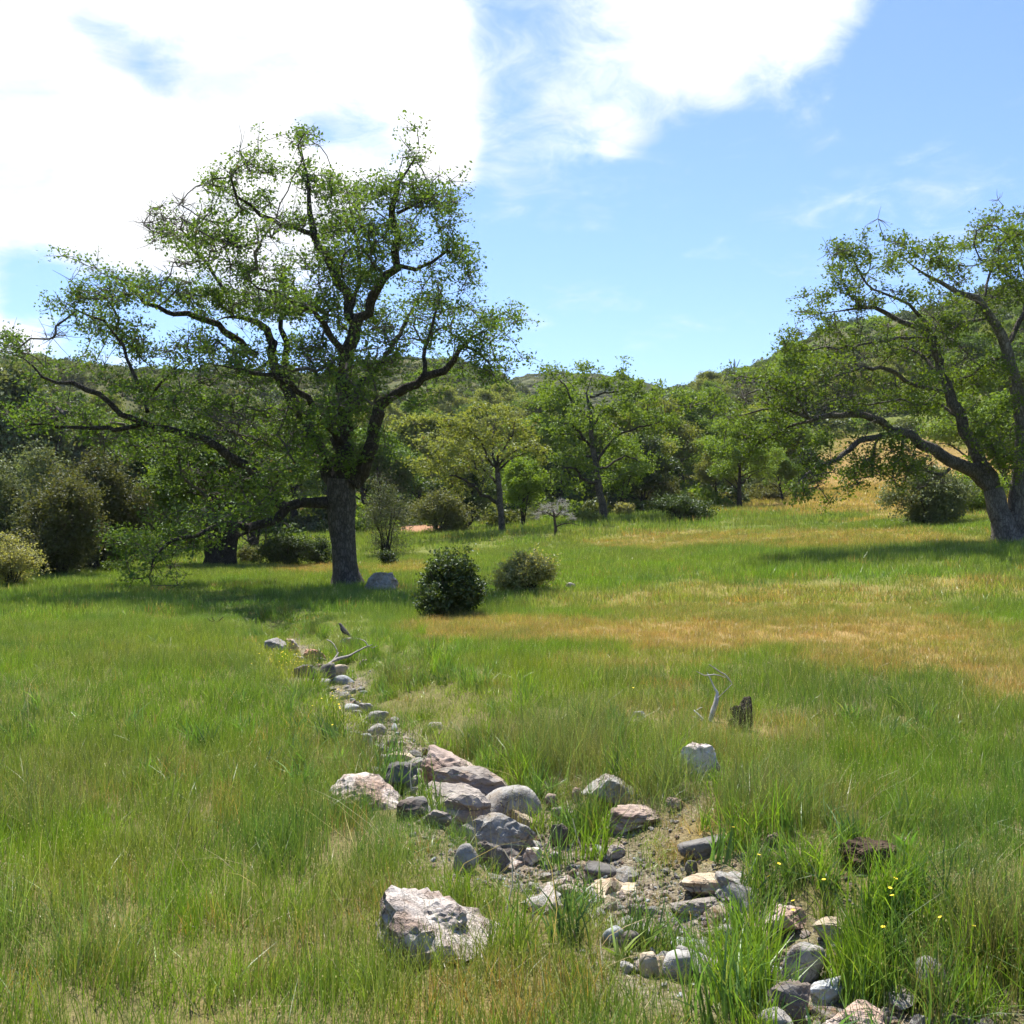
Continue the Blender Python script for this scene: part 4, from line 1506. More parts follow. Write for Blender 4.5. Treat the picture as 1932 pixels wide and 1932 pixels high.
# ---- the big oak
z1 = lambda x, y: (x * .5347, 226 + y * .5347)
s1 = .5347
D1 = 30.0
rt = np.random.default_rng(101)
base1 = at(655, 1107, D1)
base1[2] = tz(base1[0], base1[1]) - 0.05
trunk = [(1222, 1672, 49), (1220, 1600, 44), (1213, 1500, 42), (1205, 1400, 47), (1205, 1320, 54), (1208, 1270, 48)]
LIMBS1 = [
    ([(1170, 1350, 26), (1110, 1345, 23), (1060, 1352, 21), (980, 1390, 19), (880, 1437, 17), (800, 1425, 12), (700, 1462, 9), (600, 1480, 7), (540, 1560, 5), (530, 1640, 3)], (0, -2.5)),
    ([(1010, 1370, 20), (930, 1300, 20), (870, 1230, 19), (800, 1180, 18), (720, 1130, 16), (600, 1095, 14), (520, 1075, 13), (430, 1040, 12), (350, 970, 11), (250, 940, 10), (150, 905, 8), (80, 840, 6), (10, 815, 4)], (-1.0, -3.0)),
    ([(500, 1072, 10), (380, 1095, 9), (270, 1090, 7), (150, 1070, 5), (60, 1085, 3)], (-2.0, -4.0)),
    ([(520, 1030, 9), (510, 990, 9), (480, 900, 8), (430, 800, 7), (360, 710, 6), (280, 670, 4), (220, 640, 3)], (-2.2, -1.0)),
    ([(520, 985, 6), (570, 920, 5), (620, 870, 4), (650, 850, 3)], (-2.2, -2.6)),
    ([(1185, 1290, 32), (1140, 1190, 28), (1100, 1110, 25), (1060, 1020, 24), (1010, 950, 23), (970, 860, 20), (962, 770, 17), (905, 712, 14), (820, 690, 12), (760, 705, 7)], (0.3, 2.5)),
    ([(1030, 985, 18), (1010, 900, 16), (1000, 800, 13), (995, 700, 10), (1000, 600, 7), (990, 500, 5)], (1.0, 2.8)),
    ([(905, 830, 14), (850, 785, 15), (760, 722, 14), (700, 692, 12), (620, 690, 10), (520, 640, 8), (430, 575, 5), (340, 535, 3)], (1.8, 0.0)),
    ([(820, 690, 9), (790, 600, 8), (730, 520, 7), (660, 440, 6), (590, 390, 4), (530, 385, 3)], (2.4, 3.5)),
    ([(1210, 1280, 38), (1212, 1130, 36), (1216, 980, 33), (1226, 860, 30), (1240, 760, 27), (1228, 640, 20), (1165, 510, 17), (1115, 405, 15), (1092, 300, 11), (1085, 200, 8), (1062, 100, 5), (1050, 45, 3)], (0, 0.6)),
    ([(1110, 402, 11), (1040, 380, 10), (960, 350, 9), (890, 310, 7), (830, 270, 6), (818, 200, 4), (850, 155, 3)], (0.3, -1.5)),
    ([(1238, 780, 23), (1290, 680, 22), (1330, 600, 20), (1388, 520, 18), (1400, 420, 16), (1386, 300, 14), (1410, 230, 10), (1440, 170, 6), (1485, 110, 4)], (0.2, -1.5)),
    ([(1405, 515, 10), (1460, 530, 9), (1530, 500, 7), (1580, 465, 6), (1630, 490, 3)], (-0.8, -1.2)),
    ([(1402, 330, 8), (1460, 300, 6), (1530, 270, 4), (1570, 250, 3)], (-1.2, -2.0)),
    ([(1245, 1290, 32), (1300, 1200, 30), (1328, 1090, 28), (1345, 1000, 25), (1375, 975, 21), (1440, 960, 19), (1495, 905, 18), (1560, 880, 15), (1620, 810, 10), (1665, 770, 7), (1730, 785, 5), (1790, 725, 3)], (-0.2, -1.6)),
    ([(1498, 900, 10), (1500, 800, 8), (1530, 700, 6), (1550, 620, 4), (1545, 570, 3)], (-1.0, 0.5)),
    ([(1640, 800, 6), (1700, 830, 5), (1740, 890, 3)], (-1.4, -2.0)),
    ([(1212, 1150, 22), (1160, 1080, 18), (1080, 980, 13), (960, 900, 10), (860, 880, 7), (740, 860, 4)], (0, -4.2)),
    ([(1222, 1000, 20), (1290, 920, 15), (1370, 830, 11), (1440, 700, 7), (1480, 620, 4)], (0, 4.0)),
    ([(1225, 900, 18), (1180, 780, 14), (1100, 680, 10), (980, 620, 7), (860, 560, 4)], (0, -3.8)),
    ([(1228, 700, 12), (1270, 560, 9), (1260, 430, 7), (1240, 310, 4), (1225, 250, 3)], (0, 2.5)),
    ([(1190, 1230, 20), (1080, 1170, 15), (960, 1150, 11), (820, 1100, 8), (680, 1020, 5), (560, 960, 3)], (0.5, 4.2)),
]
BL1 = [(1060, 90, 60, 60, .8), (840, 195, 55, 55, .8), (900, 270, 90, 45, .8), (1090, 210, 50, 80), (1250, 265, 85, 55), (1350, 240, 70, 60), (1455, 290, 70, 60), (1545, 275, 35, 30, .7),
       (700, 370, 120, 65, .7), (620, 400, 60, 50, .7), (800, 450, 110, 65), (930, 390, 80, 60), (1050, 370, 70, 60), (1195, 390, 105, 85), (1300, 410, 90, 105), (1450, 420, 60, 75),
       (870, 540, 120, 60), (700, 500, 90, 45, .8), (1150, 520, 105, 75, 1.2), (1290, 550, 90, 85, 1.2),
       (265, 630, 65, 55, .8), (400, 600, 90, 50, .8), (480, 585, 60, 45), (600, 590, 115, 55), (720, 630, 120, 60), (850, 650, 100, 70), (1000, 650, 110, 70, 1.1), (1130, 680, 110, 80, 1.3), (1290, 710, 90, 80, 1.2),
       (1500, 640, 75, 65, .8), (1620, 680, 75, 55, .8), (1720, 710, 75, 45, .8), (1790, 700, 38, 40, .8), (1540, 750, 90, 55, .8), (1400, 770, 70, 70), (1640, 770, 70, 40, .7),
       (300, 720, 85, 50, .8), (430, 760, 90, 55, .8), (520, 825, 65, 55, .8), (300, 850, 75, 35, .7), (200, 880, 70, 35, .6), (110, 830, 75, 40, .35), (60, 800, 60, 40, .3),
       (700, 810, 95, 55), (800, 850, 105, 65), (900, 890, 105, 60, 1.1), (1110, 820, 95, 75, 1.2), (1200, 890, 95, 75, 1.3), (1320, 850, 80, 80, 1.1),
       (130, 1050, 110, 45), (250, 1030, 95, 45), (350, 1060, 95, 45), (480, 950, 85, 55), (600, 1000, 105, 55), (750, 1010, 105, 55, 1.1), (900, 1030, 105, 55, 1.1), (1050, 1050, 105, 65, 1.3), (1170, 1040, 75, 80, 1.3), (1280, 990, 70, 75, 1.2),
       (380, 1130, 85, 45), (520, 1160, 95, 55), (650, 1150, 105, 55), (800, 1090, 95, 60), (950, 1150, 105, 65, 1.2), (1080, 1170, 80, 60, 1.2), (1180, 1180, 60, 60, 1.2),
       (800, 1290, 100, 55), (950, 1260, 90, 60), (660, 1250, 90, 50, .8), (750, 1390, 110, 45, .9), (620, 1430, 90, 30, .5), (1000, 1300, 70, 50), (880, 1370, 80, 40),
       (1540, 920, 90, 28, .8), (1440, 1000, 60, 30, .8), (1600, 860, 60, 30, .8), (1240, 1150, 60, 60, 1), (700, 930, 80, 35, .6)]
limbs_w = [limb_px(trunk, D1, (0, 0), z1, s1)] + [limb_px(p, D1, yo, z1, s1) for p, yo in LIMBS1]
BL1 = [(*b[:4], b[4] * 1.05) if len(b) > 4 and b[4] >= 1.1 else b for b in BL1]
T1 = blob_targets(BL1, D1, z1, s1, rt, 12.5, 4.2, 950, 950)
EDGE1 = [(530, 400, 60, 50), (560, 340, 60, 40), (760, 230, 60, 40), (1480, 130, 50, 40), (1590, 320, 40, 60), (1640, 560, 50, 60), (40, 790, 70, 50), (350, 540, 40, 25), (1750, 880, 50, 40), (1180, 230, 40, 50),
         (950, 180, 40, 50), (1620, 480, 40, 40), (570, 1580, 50, 90), (500, 1500, 70, 50), (430, 1480, 60, 50), (600, 1480, 80, 50), (700, 1480, 120, 40), (1380, 1130, 40, 40), (640, 300, 50, 30), (1570, 380, 30, 40), (200, 760, 40, 50), (880, 1480, 60, 30)]
E1 = blob_targets(EDGE1, D1, z1, s1, rt, 13.0, 2.0, 950, 950)
allT = np.vstack([T1, E1])
bare = np.concatenate([rt.random(len(T1)) < 0.27, np.ones(len(E1), bool)])
build_tree('oak_tree', 'big gnarled spreading oak with pale thick trunk, largest tree in the meadow', base1, limbs_w, allT, bare, True, 'leaf_oak', M['bark'], rt,
           n_leaf=16, sig=0.125, size=0.095, spikes=5, twiglen=.50, tipfill=12, fillr=.8, tip=.013, bare_limbs=(1,), trunkmat=M['bark_pale'])

# ---- the leaning oak at the right
z8 = lambda x, y: (1350.8 + x * .3676, 355.1 + y * .3676)
s8 = .3676
D8 = 33.0
rt8 = np.random.default_rng(202)
base8 = at(1895, 1024, D8)
base8[2] = tz(base8[0], base8[1]) - 0.05
TR8 = [([(1488, 1830, 62), (1462, 1700, 54), (1432, 1610, 52), (1420, 1540, 50)], (0, 0)),
       ([(1545, 1830, 52), (1542, 1650, 46), (1562, 1500, 43), (1577, 1300, 40), (1570, 1150, 36), (1540, 1000, 32), (1510, 900, 29), (1470, 760, 26), (1400, 650, 22), (1340, 560, 18), (1250, 540, 14), (1150, 480, 12), (1050, 430, 10), (980, 380, 7), (930, 290, 4)], (0.3, -1.0))]
LIMBS8 = [
    ([(1415, 1540, 48), (1330, 1450, 47), (1220, 1400, 42), (1120, 1340, 38), (1040, 1300, 36), (960, 1260, 32), (860, 1210, 28), (760, 1170, 25), (680, 1155, 22), (580, 1165, 20), (500, 1190, 17), (420, 1170, 12), (340, 1130, 10), (200, 1150, 8), (80, 1170, 6), (0, 1160, 4)], (0, -2.2)),
    ([(960, 1255, 24), (860, 1260, 22), (740, 1300, 20), (650, 1360, 18), (580, 1400, 16), (500, 1440, 12), (430, 1500, 8), (490, 1580, 4)], (-0.9, -2.5)),
    ([(500, 1190, 12), (380, 1220, 10), (280, 1280, 8), (180, 1340, 5)], (-1.8, -1.0)),
    ([(480, 1180, 12), (420, 1090, 9), (330, 1040, 7), (230, 1000, 4)], (-1.8, -2.6)),
    ([(1200, 1440, 12), (1130, 1475, 9), (1060, 1440, 7), (990, 1450, 6), (960, 1385, 4)], (-.4, -1.2)),
    ([(960, 1290, 10), (945, 1370, 8), (900, 1470, 4)], (-.9, -1.4)),
    ([(850, 1260, 9), (812, 1380, 8), (800, 1480, 6), (720, 1500, 4), (690, 1545, 3)], (-1.2, -1.6)),
    ([(1425, 1530, 48), (1345, 1360, 44), (1262, 1200, 40), (1200, 1060, 36), (1160, 950, 32), (1130, 850, 29), (1100, 770, 26), (1040, 720, 20), (960, 680, 18), (880, 640, 15), (800, 600, 13), (700, 620, 9), (600, 640, 7), (480, 650, 4)], (0.1, 1.2)),
    ([(1108, 780, 18), (1090, 700, 16), (1040, 640, 13), (1000, 600, 11), (920, 560, 9), (850, 530, 8), (770, 490, 8), (740, 420, 6), (700, 350, 4), (760, 275, 3)], (.8, -.8)),
    ([(1090, 785, 14), (980, 770, 12), (860, 780, 10), (740, 800, 9), (620, 820, 7), (500, 830, 5), (380, 850, 3)], (.8, -1.2)),
    ([(1155, 960, 16), (1090, 900, 14), (1040, 840, 12), (960, 810, 8), (900, 800, 5)], (.6, 2.2)),
    ([(1190, 1050, 18), (1000, 1000, 15), (920, 950, 14), (840, 910, 13), (720, 930, 11), (620, 960, 8), (540, 990, 5)], (.5, -2.4)),
    ([(1410, 655, 12), (1280, 680, 9), (1200, 730, 6), (1170, 760, 3)], (-.4, -1.8)),
    ([(1500, 860, 14), (1360, 920, 10), (1280, 980, 6), (1230, 1030, 3)], (-.1, 1.5)),
    ([(1490, 800, 20), (1560, 680, 17), (1600, 540, 13), (1580, 400, 9), (1530, 280, 6), (1470, 150, 3)], (-.2, 1.6)),
    ([(1560, 680, 14), (1700, 600, 12), (1850, 520, 9), (1980, 480, 5)], (.3, -1)),
    ([(1575, 1200, 22), (1700, 1080, 17), (1850, 980, 13), (2000, 900, 8), (2120, 900, 4)], (.2, 1.2)),
    ([(1560, 1000, 18), (1680, 880, 14), (1800, 740, 10), (1950, 650, 6)], (0, -2)),
    ([(1400, 660, 12), (1380, 540, 10), (1400, 420, 8), (1440, 320, 5), (1420, 230, 3)], (-.5, 1.0)),
    ([(1570, 1420, 14), (1490, 1440, 10), (1440, 1380, 8), (1400, 1290, 5)], (.2, -1.2)),
    ([(1240, 1170, 14), (1180, 1120, 10), (1080, 1090, 8), (980, 1080, 6), (880, 1100, 4)], (.3, 2.4)),
]
BL8 = [(640, 330, 105, 45), (770, 270, 45, 45), (960, 285, 65, 55), (620, 405, 65, 50), (870, 400, 90, 50), (1010, 320, 75, 55), (1130, 330, 80, 60), (1230, 300, 80, 50), (1450, 170, 65, 60), (1530, 215, 70, 80),
       (1350, 270, 60, 50), (1420, 370, 105, 65), (1260, 430, 105, 55), (1500, 450, 75, 75), (690, 500, 90, 45), (560, 555, 70, 38), (480, 640, 65, 38), (560, 700, 75, 55), (430, 740, 55, 45), (380, 820, 70, 38), (500, 810, 90, 38),
       (700, 750, 105, 38), (850, 690, 85, 35, .7), (1000, 550, 85, 45, .8), (1130, 550, 80, 55, .8), (1250, 610, 75, 45, .7), (1400, 560, 85, 50), (1530, 560, 60, 80), (780, 580, 80, 40, .7),
       (100, 1060, 95, 38), (60, 1160, 65, 38), (260, 980, 95, 48), (400, 1000, 95, 55), (280, 1070, 115, 45), (500, 1070, 105, 55), (640, 1050, 105, 48), (720, 1110, 85, 45), (880, 1100, 105, 55), (1020, 1130, 95, 55), (1130, 1080, 85, 48),
       (900, 990, 85, 50), (1080, 960, 75, 55), (1280, 860, 85, 65, .8), (1450, 950, 85, 75), (1330, 1100, 60, 50, .8), (1400, 1200, 75, 60), (1370, 1300, 75, 60), (1480, 1300, 75, 80), (1250, 1180, 75, 48), 
       (160, 1000, 70, 40), (1700, 1000, 120, 90), (1850, 900, 130, 90), (2000, 880, 110, 90), (1750, 700, 120, 90), (1900, 560, 130, 90), (1650, 480, 90, 80), (1750, 380, 110, 80), (1620, 250, 80, 70), (2050, 700, 100, 80), (1950, 450, 90, 60),
       (600, 960, 80, 35, .6), (760, 900, 90, 35, .6), (1550, 1150, 60, 70, .8)]
T8 = blob_targets(BL8, D8, z8, s8, rt8, 11, 3.2, 1200, 1150)
EDGE8 = [(450, 1520, 60, 60), (520, 1460, 70, 40), (720, 1490, 60, 50), (960, 1400, 70, 50), (300, 1260, 120, 40), (850, 830, 120, 30), (1340, 200, 40, 30), (800, 1400, 60, 50), (600, 930, 90, 40), (1060, 1420, 60, 30), (820, 960, 80, 40), (380, 1220, 80, 30)]
E8 = blob_targets(EDGE8, D8, z8, s8, rt8, 8.0, 1.5, 1200, 1150)
build_tree('oak_tree', 'leaning oak with forked pale trunk at the right edge, limb arching left', base8,
           [limb_px(p, D8, yo, z8, s8) for p, yo in TR8 + LIMBS8], np.vstack([T8, E8]), np.concatenate([rt8.random(len(T8)) < .2, np.ones(len(E8), bool)]),
           True, 'leaf_bright', M['bark_pale'], rt8, bare_limbs=(3, 4, 6, 7, 8), n_leaf=16, sig=.135, size=.10, trunk_n=2, spikes=5, twiglen=.42, tipfill=16, limb_k=.74, tip=.013, fillr=.8, trunkmat=M['bark_grey'])

# ---- the two open-crowned oaks in the middle distance
zz2 = lambda x, y: (710.3 + x * .2674, 710.3 + y * .2674)
s2 = .2674
rt3 = np.random.default_rng(303)
D3 = 58.0
base3 = at(949, 1005, D3)
base3[2] = tz(base3[0], base3[1]) - .05
L3 = [([(893, 1115, 24), (872, 900, 21), (857, 700, 18), (850, 640, 15)], (0, 0)),
      ([(853, 645, 13), (900, 580, 12), (1000, 515, 10), (1090, 490, 8), (1180, 540, 6), (1230, 600, 4)], (0, 1.5)),
      ([(868, 905, 17), (790, 850, 15), (730, 830, 14), (690, 770, 12), (620, 740, 11), (560, 700, 9), (480, 720, 6), (390, 700, 4)], (0, -2)),
      ([(735, 830, 10), (750, 730, 8), (700, 640, 6), (680, 560, 4)], (-.8, 0)),
      ([(690, 775, 9), (600, 765, 7), (500, 790, 4)], (-1, 1.5)),
      ([(850, 645, 12), (790, 600, 10), (760, 500, 8), (700, 420, 5), (620, 350, 3)], (0, -1.5)),
      ([(850, 650, 12), (870, 560, 10), (940, 450, 8), (970, 370, 5), (980, 300, 3)], (0, -1)),
      ([(850, 640, 12), (820, 500, 9), (830, 380, 6), (840, 270, 3)], (0, 2)),
      ([(860, 760, 10), (790, 690, 8), (700, 600, 6), (560, 540, 4)], (0, 2.8)),
      ([(855, 680, 10), (900, 620, 8), (980, 560, 5), (1060, 540, 3)], (0, -2.6))]
B3 = [(500, 330, 90, 45), (600, 310, 100, 45), (700, 240, 110, 45), (560, 420, 115, 55), (700, 380, 115, 55), (850, 245, 90, 45), (960, 310, 95, 55), (1080, 380, 85, 55), (820, 440, 105, 55), (960, 460, 85, 45),
      (700, 500, 115, 45), (560, 550, 105, 50), (420, 600, 105, 50), (330, 640, 85, 50), (600, 640, 95, 40), (730, 600, 95, 35), (480, 690, 75, 35), (290, 620, 65, 38), (1120, 470, 55, 45), (420, 500, 90, 40), (1180, 550, 50, 40)]
T3 = blob_targets(B3, D3, zz2, s2, rt3, 9.0, 2.8, 700, 480)
build_tree('oak_tree', 'yellowish-green spreading oak with slim grey trunk left of the dead tree', base3, [limb_px(p, D3, yo, zz2, s2) for p, yo in L3], T3, rt3.random(len(T3)) < .15, True,
           'leaf_yellow', M['bark'], rt3, tipfill=8, trunkmat=M['bark_pale'], n_leaf=16, sig=.20, size=.17, spikes=2, tip=.012)
rt4 = np.random.default_rng(404)
D4 = 62.0
base4 = at(1140, 978, D4)
base4[2] = tz(base4[0], base4[1]) - .05
L4 = [([(1608, 1005, 30), (1585, 870, 26), (1565, 740, 23), (1545, 600, 21), (1520, 480, 19), (1515, 330, 15), (1500, 200, 12), (1480, 120, 9), (1500, 60, 6), (1530, -20, 4)], (0, 0)),
      ([(1515, 500, 12), (1450, 420, 11), (1380, 340, 8), (1300, 330, 5)], (0, -1)),
      ([(1490, 460, 10), (1390, 410, 8), (1290, 410, 5)], (0, 1.5)),
      ([(1570, 760, 16), (1470, 740, 14), (1430, 680, 12), (1370, 640, 10), (1320, 690, 8), (1300, 760, 6), (1250, 760, 4)], (0, -2)),
      ([(1505, 145, 9), (1600, 120, 7), (1720, 100, 6), (1760, 50, 4)], (0, 1)),
      ([(1555, 610, 13), (1640, 480, 11), (1720, 400, 9), (1830, 370, 8), (1932, 340, 6), (2060, 300, 4)], (0, -1.5)),
      ([(1510, 310, 10), (1420, 220, 8), (1360, 140, 8), (1330, 60, 6), (1250, 0, 4)], (0, 1)),
      ([(1560, 660, 10), (1650, 620, 9), (1760, 560, 7), (1850, 600, 5), (1930, 660, 3)], (0, 2)),
      ([(1516, 350, 10), (1600, 260, 8), (1720, 200, 6), (1850, 100, 4)], (0, -2)),
      ([(1540, 560, 10), (1440, 560, 8), (1340, 560, 6), (1280, 610, 3)], (0, 2.5))]
B4 = [(1250, -20, 80, 45), (1180, -60, 55, 38), (1500, -60, 90, 45), (1450, 40, 85, 45), (1600, 40, 85, 50), (1750, 0, 90, 45), (1850, 60, 95, 55), (1300, 130, 95, 45), (1230, 180, 105, 45), (1420, 250, 95, 45), (1600, 240, 95, 55), (1750, 180, 85, 55),
      (1850, 280, 95, 55), (1300, 400, 95, 45), (1400, 330, 75, 45), (1400, 530, 85, 45), (1300, 600, 85, 45), (1280, 700, 85, 55), (1450, 620, 75, 45), (1650, 400, 75, 55), (1700, 480, 105, 55), (1700, 600, 85, 55), (1680, 700, 75, 55), (1950, 350, 115, 60),
      (2050, 300, 95, 60), (1980, 200, 95, 55), (1400, 780, 85, 45), (1520, 680, 55, 45), (1880, 640, 90, 50), (1990, 80, 80, 40)]
T4 = blob_targets(B4, D4, zz2, s2, rt4, 8.0, 3.2, 1600, 520)
build_tree('oak_tree', 'tall oak with long bare leaning trunk standing at the wood edge behind the dead tree', base4, [limb_px(p, D4, yo, zz2, s2) for p, yo in L4], T4, rt4.random(len(T4)) < .12, True,
           'leaf_bright', M['bark'], rt4, tipfill=8, trunkmat=M['bark_pale'], n_leaf=16, sig=.21, size=.18, spikes=2, tip=.012)


# ---- oaks of the wood behind: a few grown kinds, copied as individuals
def wild_oak(name, label, seed, H, W, leafmat, stems=1, low=0.22, n_t=380, n_leaf=16, size=.22, sig=.26, group=None, barkk='bark', tip=.014, spikes=2, cat='tree', bare_p=.12, girth=1.0, crown_lo=.25):
    r = np.random.default_rng(seed)
    limbs = []
    nodes_top = []
    for s in range(stems):
        a = r.uniform(0, 6.28)
        off = np.array([math.cos(a), math.sin(a), 0]) * (0.25 if stems > 1 else 0)
        lean = np.array([r.normal(0, .10), r.normal(0, .10), 0]) * H + off * (H * .12)
        r0 = H * .026 / math.sqrt(stems) * girth
        if girth > 1.5:
            lean = lean * .35
            off = np.array([.42 if s else -.32, .1 * s, 0])
        P = [off * .6 + np.array([0, 0, -.1]), off + lean * .25 + np.array([0, 0, H * low * .6]), off + lean * .6 + np.array([0, 0, H * low * 1.3]), off + lean * 1.1 + np.array([0, 0, H * .62]), off + lean * 1.4 + np.array([r.normal(0, .3), r.normal(0, .3), H * .9])]
        limbs.append((P, [r0 * 1.15, r0, r0 * .85, r0 * .45, r0 * .15]))
        nodes_top.append(P)
    nl = 5 if stems == 1 else 2
    for s in range(stems):
        P = nodes_top[s]
        for k in range(nl):
            t = r.uniform(.9, 2.6)
            i = int(t)
            b = np.array(P[i]) * (1 - (t - i)) + np.array(P[i + 1]) * (t - i)
            a = 6.28 * (k + r.random() * .8) / nl + s * 1.3
            L_ = W * .5 * r.uniform(.65, 1.0)
            rise = H * r.uniform(.08, .32)
            d = np.array([math.cos(a), math.sin(a), 0])
            q = [b, b + d * L_ * .3 + np.array([0, 0, rise * .5]), b + d * L_ * .65 + np.array([r.normal(0, .2), r.normal(0, .2), rise * .9]), b + d * L_ + np.array([r.normal(0, .3), r.normal(0, .3), rise * r.uniform(.6, 1.1)])]
            r0 = H * .013 * (1 - .15 * i)
            limbs.append((q, [r0, r0 * .8, r0 * .5, r0 * .2]))
    T = []
    nb = 16
    for b in range(nb):
        a = 6.28 * b / nb + r.random()
        el = r.uniform(-.25, 1.0)
        rad = math.sqrt(max(0, 1 - el * el)) if el > 0 else 1.0
        f_ = r.uniform(.35, .85)
        c_ = np.array([math.cos(a) * W * .5 * rad * f_, math.sin(a) * W * .5 * rad * f_, H * (.55 + .36 * el) if el > 0 else H * (.55 + (.55 - crown_lo) * el * 1.6)])
        br = W * r.uniform(.13, .21)
        m = int(n_t / nb)
        v = r.normal(0, 1, (m, 3))
        v *= (r.random((m, 1)) ** .4) / np.linalg.norm(v, axis=1, keepdims=True)
        T.append(c_ + v * np.array([br, br, br * .62]))
    T = np.vstack(T)
    return build_tree(name, label, (0, 0, 0), limbs, T, r.random(len(T)) < bare_p, True, leafmat, M[barkk], r, n_leaf=n_leaf, sig=sig, size=size, trunk_n=stems, tipfill=6, spikes=spikes, group=group, tip=tip, spacing=.5, cat=cat)


WOOD = 'oaks of the wood at the foot of the hills'
kinds = {
    'a': wild_oak('oak_tree', 'x', 1, 8.5, 8.0, 'leaf_bright', group=WOOD),
    'b': wild_oak('oak_tree', 'x', 2, 7.5, 7.5, 'leaf_yellow', group=WOOD),
    'c': wild_oak('oak_tree', 'x', 3, 7.0, 5.2, 'leaf_bright', stems=4, low=.35, group=WOOD),
    'd': wild_oak('oak_tree', 'x', 4, 8.0, 7.0, 'leaf_oak', n_leaf=17, group=WOOD),
    'e': wild_oak('oak_tree', 'x', 5, 6.0, 6.2, 'leaf_dark', stems=3, low=.12, n_leaf=18, group=WOOD, crown_lo=.08),
    'f': wild_oak('oak_tree', 'x', 6, 7.0, 5.0, 'leaf_grey', n_leaf=17, n_t=520, group=WOOD, crown_lo=-.05),
}
kinds['g'] = wild_oak('oak_tree', 'x', 7, 8.0, 8.5, 'leaf_oak', stems=2, low=.3, girth=2.6, n_leaf=17, n_t=420)
KH = dict(g=8.0, a=8.5, b=7.5, c=7.0, d=8.0, e=6.0, f=7.0)
used = set()


def put_tree(kind, px, py_base, depth, top_py, label, group=WOOD, wide=1.0, rz=None):
    x = at(px, py_base, depth)
    z = tz(x[0], x[1])
    h = (1005 - top_py) / F * depth + 1.6 - z
    s = max(0.3, h / (KH[kind] * .97))
    src = kinds[kind]
    rz = rz if rz is not None else random.uniform(0, 6.28)
    if kind not in used:
        used.add(kind)
        src.location = (x[0], x[1], z)
        src.rotation_euler = (0, 0, rz)
        src.scale = (s * wide, s * wide, s)
        tag(src, label, 'tree', group)
        return src
    return copy_thing(src, (x[0], x[1], z), rz, (s * wide, s * wide, s), label, 'tree', group)


put_tree('g', 415, 1070, 45, 800, 'thick-trunked oak standing behind the big oak on the left', None, 1.15, rz=0.2)
put_tree('c', 987, 1000, 64, 868, 'bright green many-stemmed young tree right behind the slim grey trunk', None, .9)
put_tree('a', 1395, 957, 70, 800, 'round green oak with pale trunk left of the arching limb', None, .95)
put_tree('b', 1352, 952, 74, 850, 'small slim oak left of the round green one', None, .8)
put_tree('d', 1477, 945, 74, 850, 'oak with short grey trunk below the tip of the arching limb', None, .8)
put_tree('e', 1205, 955, 72, 830, 'dark grey-green tree right of the tall leaning trunk', None)
put_tree('c', 1172, 972, 68, 830, 'bright green tree close right of the tall leaning trunk', None, .8)
put_tree('e', 1065, 965, 80, 860, 'dark low tree between the two middle oaks', None)
put_tree('e', 875, 990, 70, 880, 'dark low tree behind the slim grey trunk', None, 1.2)
put_tree('e', 1525, 940, 82, 850, 'dark tree beside the tawny slope', None, .8)
put_tree('b', 1445, 930, 100, 770, 'yellow-green oak behind the arching limb tip', None, 1.1)
put_tree('c', 1905, 905, 72, 745, 'bright green tree behind the forked trunk', None, 1.2)
put_tree('a', 1830, 900, 95, 700, 'green oak up the slope behind the leaning oak', None, 1.1)
put_tree('f', 1880, 880, 120, 700, 'grey-green tree up the slope behind the leaning oak', None, .8)
put_tree('d', 1940, 890, 110, 640, 'dark oak up the slope at the right edge', None)
put_tree('f', 20, 1040, 62, 690, 'tall greyish tree at the left edge', None, .8)
put_tree('f', 140, 1040, 70, 770, 'greyish tree right of the left edge', None, .8)
put_tree('e', 300, 1040, 66, 800, 'dark bushy tree under the long left limb', None)
put_tree('c', 330, 1045, 56, 880, 'light green young tree under the long left limb', None, 1.0)
put_tree('b', 250, 1030, 85, 810, 'yellow-green oak seen below the long left limb', None, 1.1)
put_tree('a', 560, 1030, 80, 790, 'green oak behind the big oak trunk', None, 1.1)
put_tree('c', 480, 1040, 62, 860, 'light green tree behind the thick-trunked oak', None, 1.1)
put_tree('d', 690, 1010, 90, 800, 'green oak behind the silvery tree', None, 1.2)
put_tree('b', 800, 985, 95, 790, 'yellow-green oak left of the spreading slim-trunked oak', None, 1.1)
put_tree('a', 1290, 940, 95, 740, 'tall green oak right of the tall leaning oak', None, 1.0)
put_tree('b', 1230, 945, 88, 760, 'yellow-green oak right behind the tall leaning oak', None, 1.0)
rw = np.random.default_rng(88)
nbk = 0
for k in range(900):
    if nbk >= 120:
        break
    px = rw.uniform(-150, 2050)
    dep = rw.uniform(80, 185)
    x, y = (px - 966) / F * dep, dep
    if 1480 < px and dep < 128:
        continue
    z = tz(x, y)
    kd = rw.choice(list('abcdef'), p=[.28, .24, .16, .14, .12, .06])
    s = rw.uniform(.65, 1.15)
    copy_thing(kinds[kd], (x, y, z - .1), rw.uniform(0, 6.28), (s, s, s * rw.uniform(.8, 1.0)), {'a': 'bright green', 'b': 'yellow-green', 'c': 'many-stemmed bright green', 'd': 'deep green', 'e': 'low dark', 'f': 'greyish'}[str(kd)] + ' oak crowding the dense wood at the foot of the hills', 'tree', WOOD)
    nbk += 1


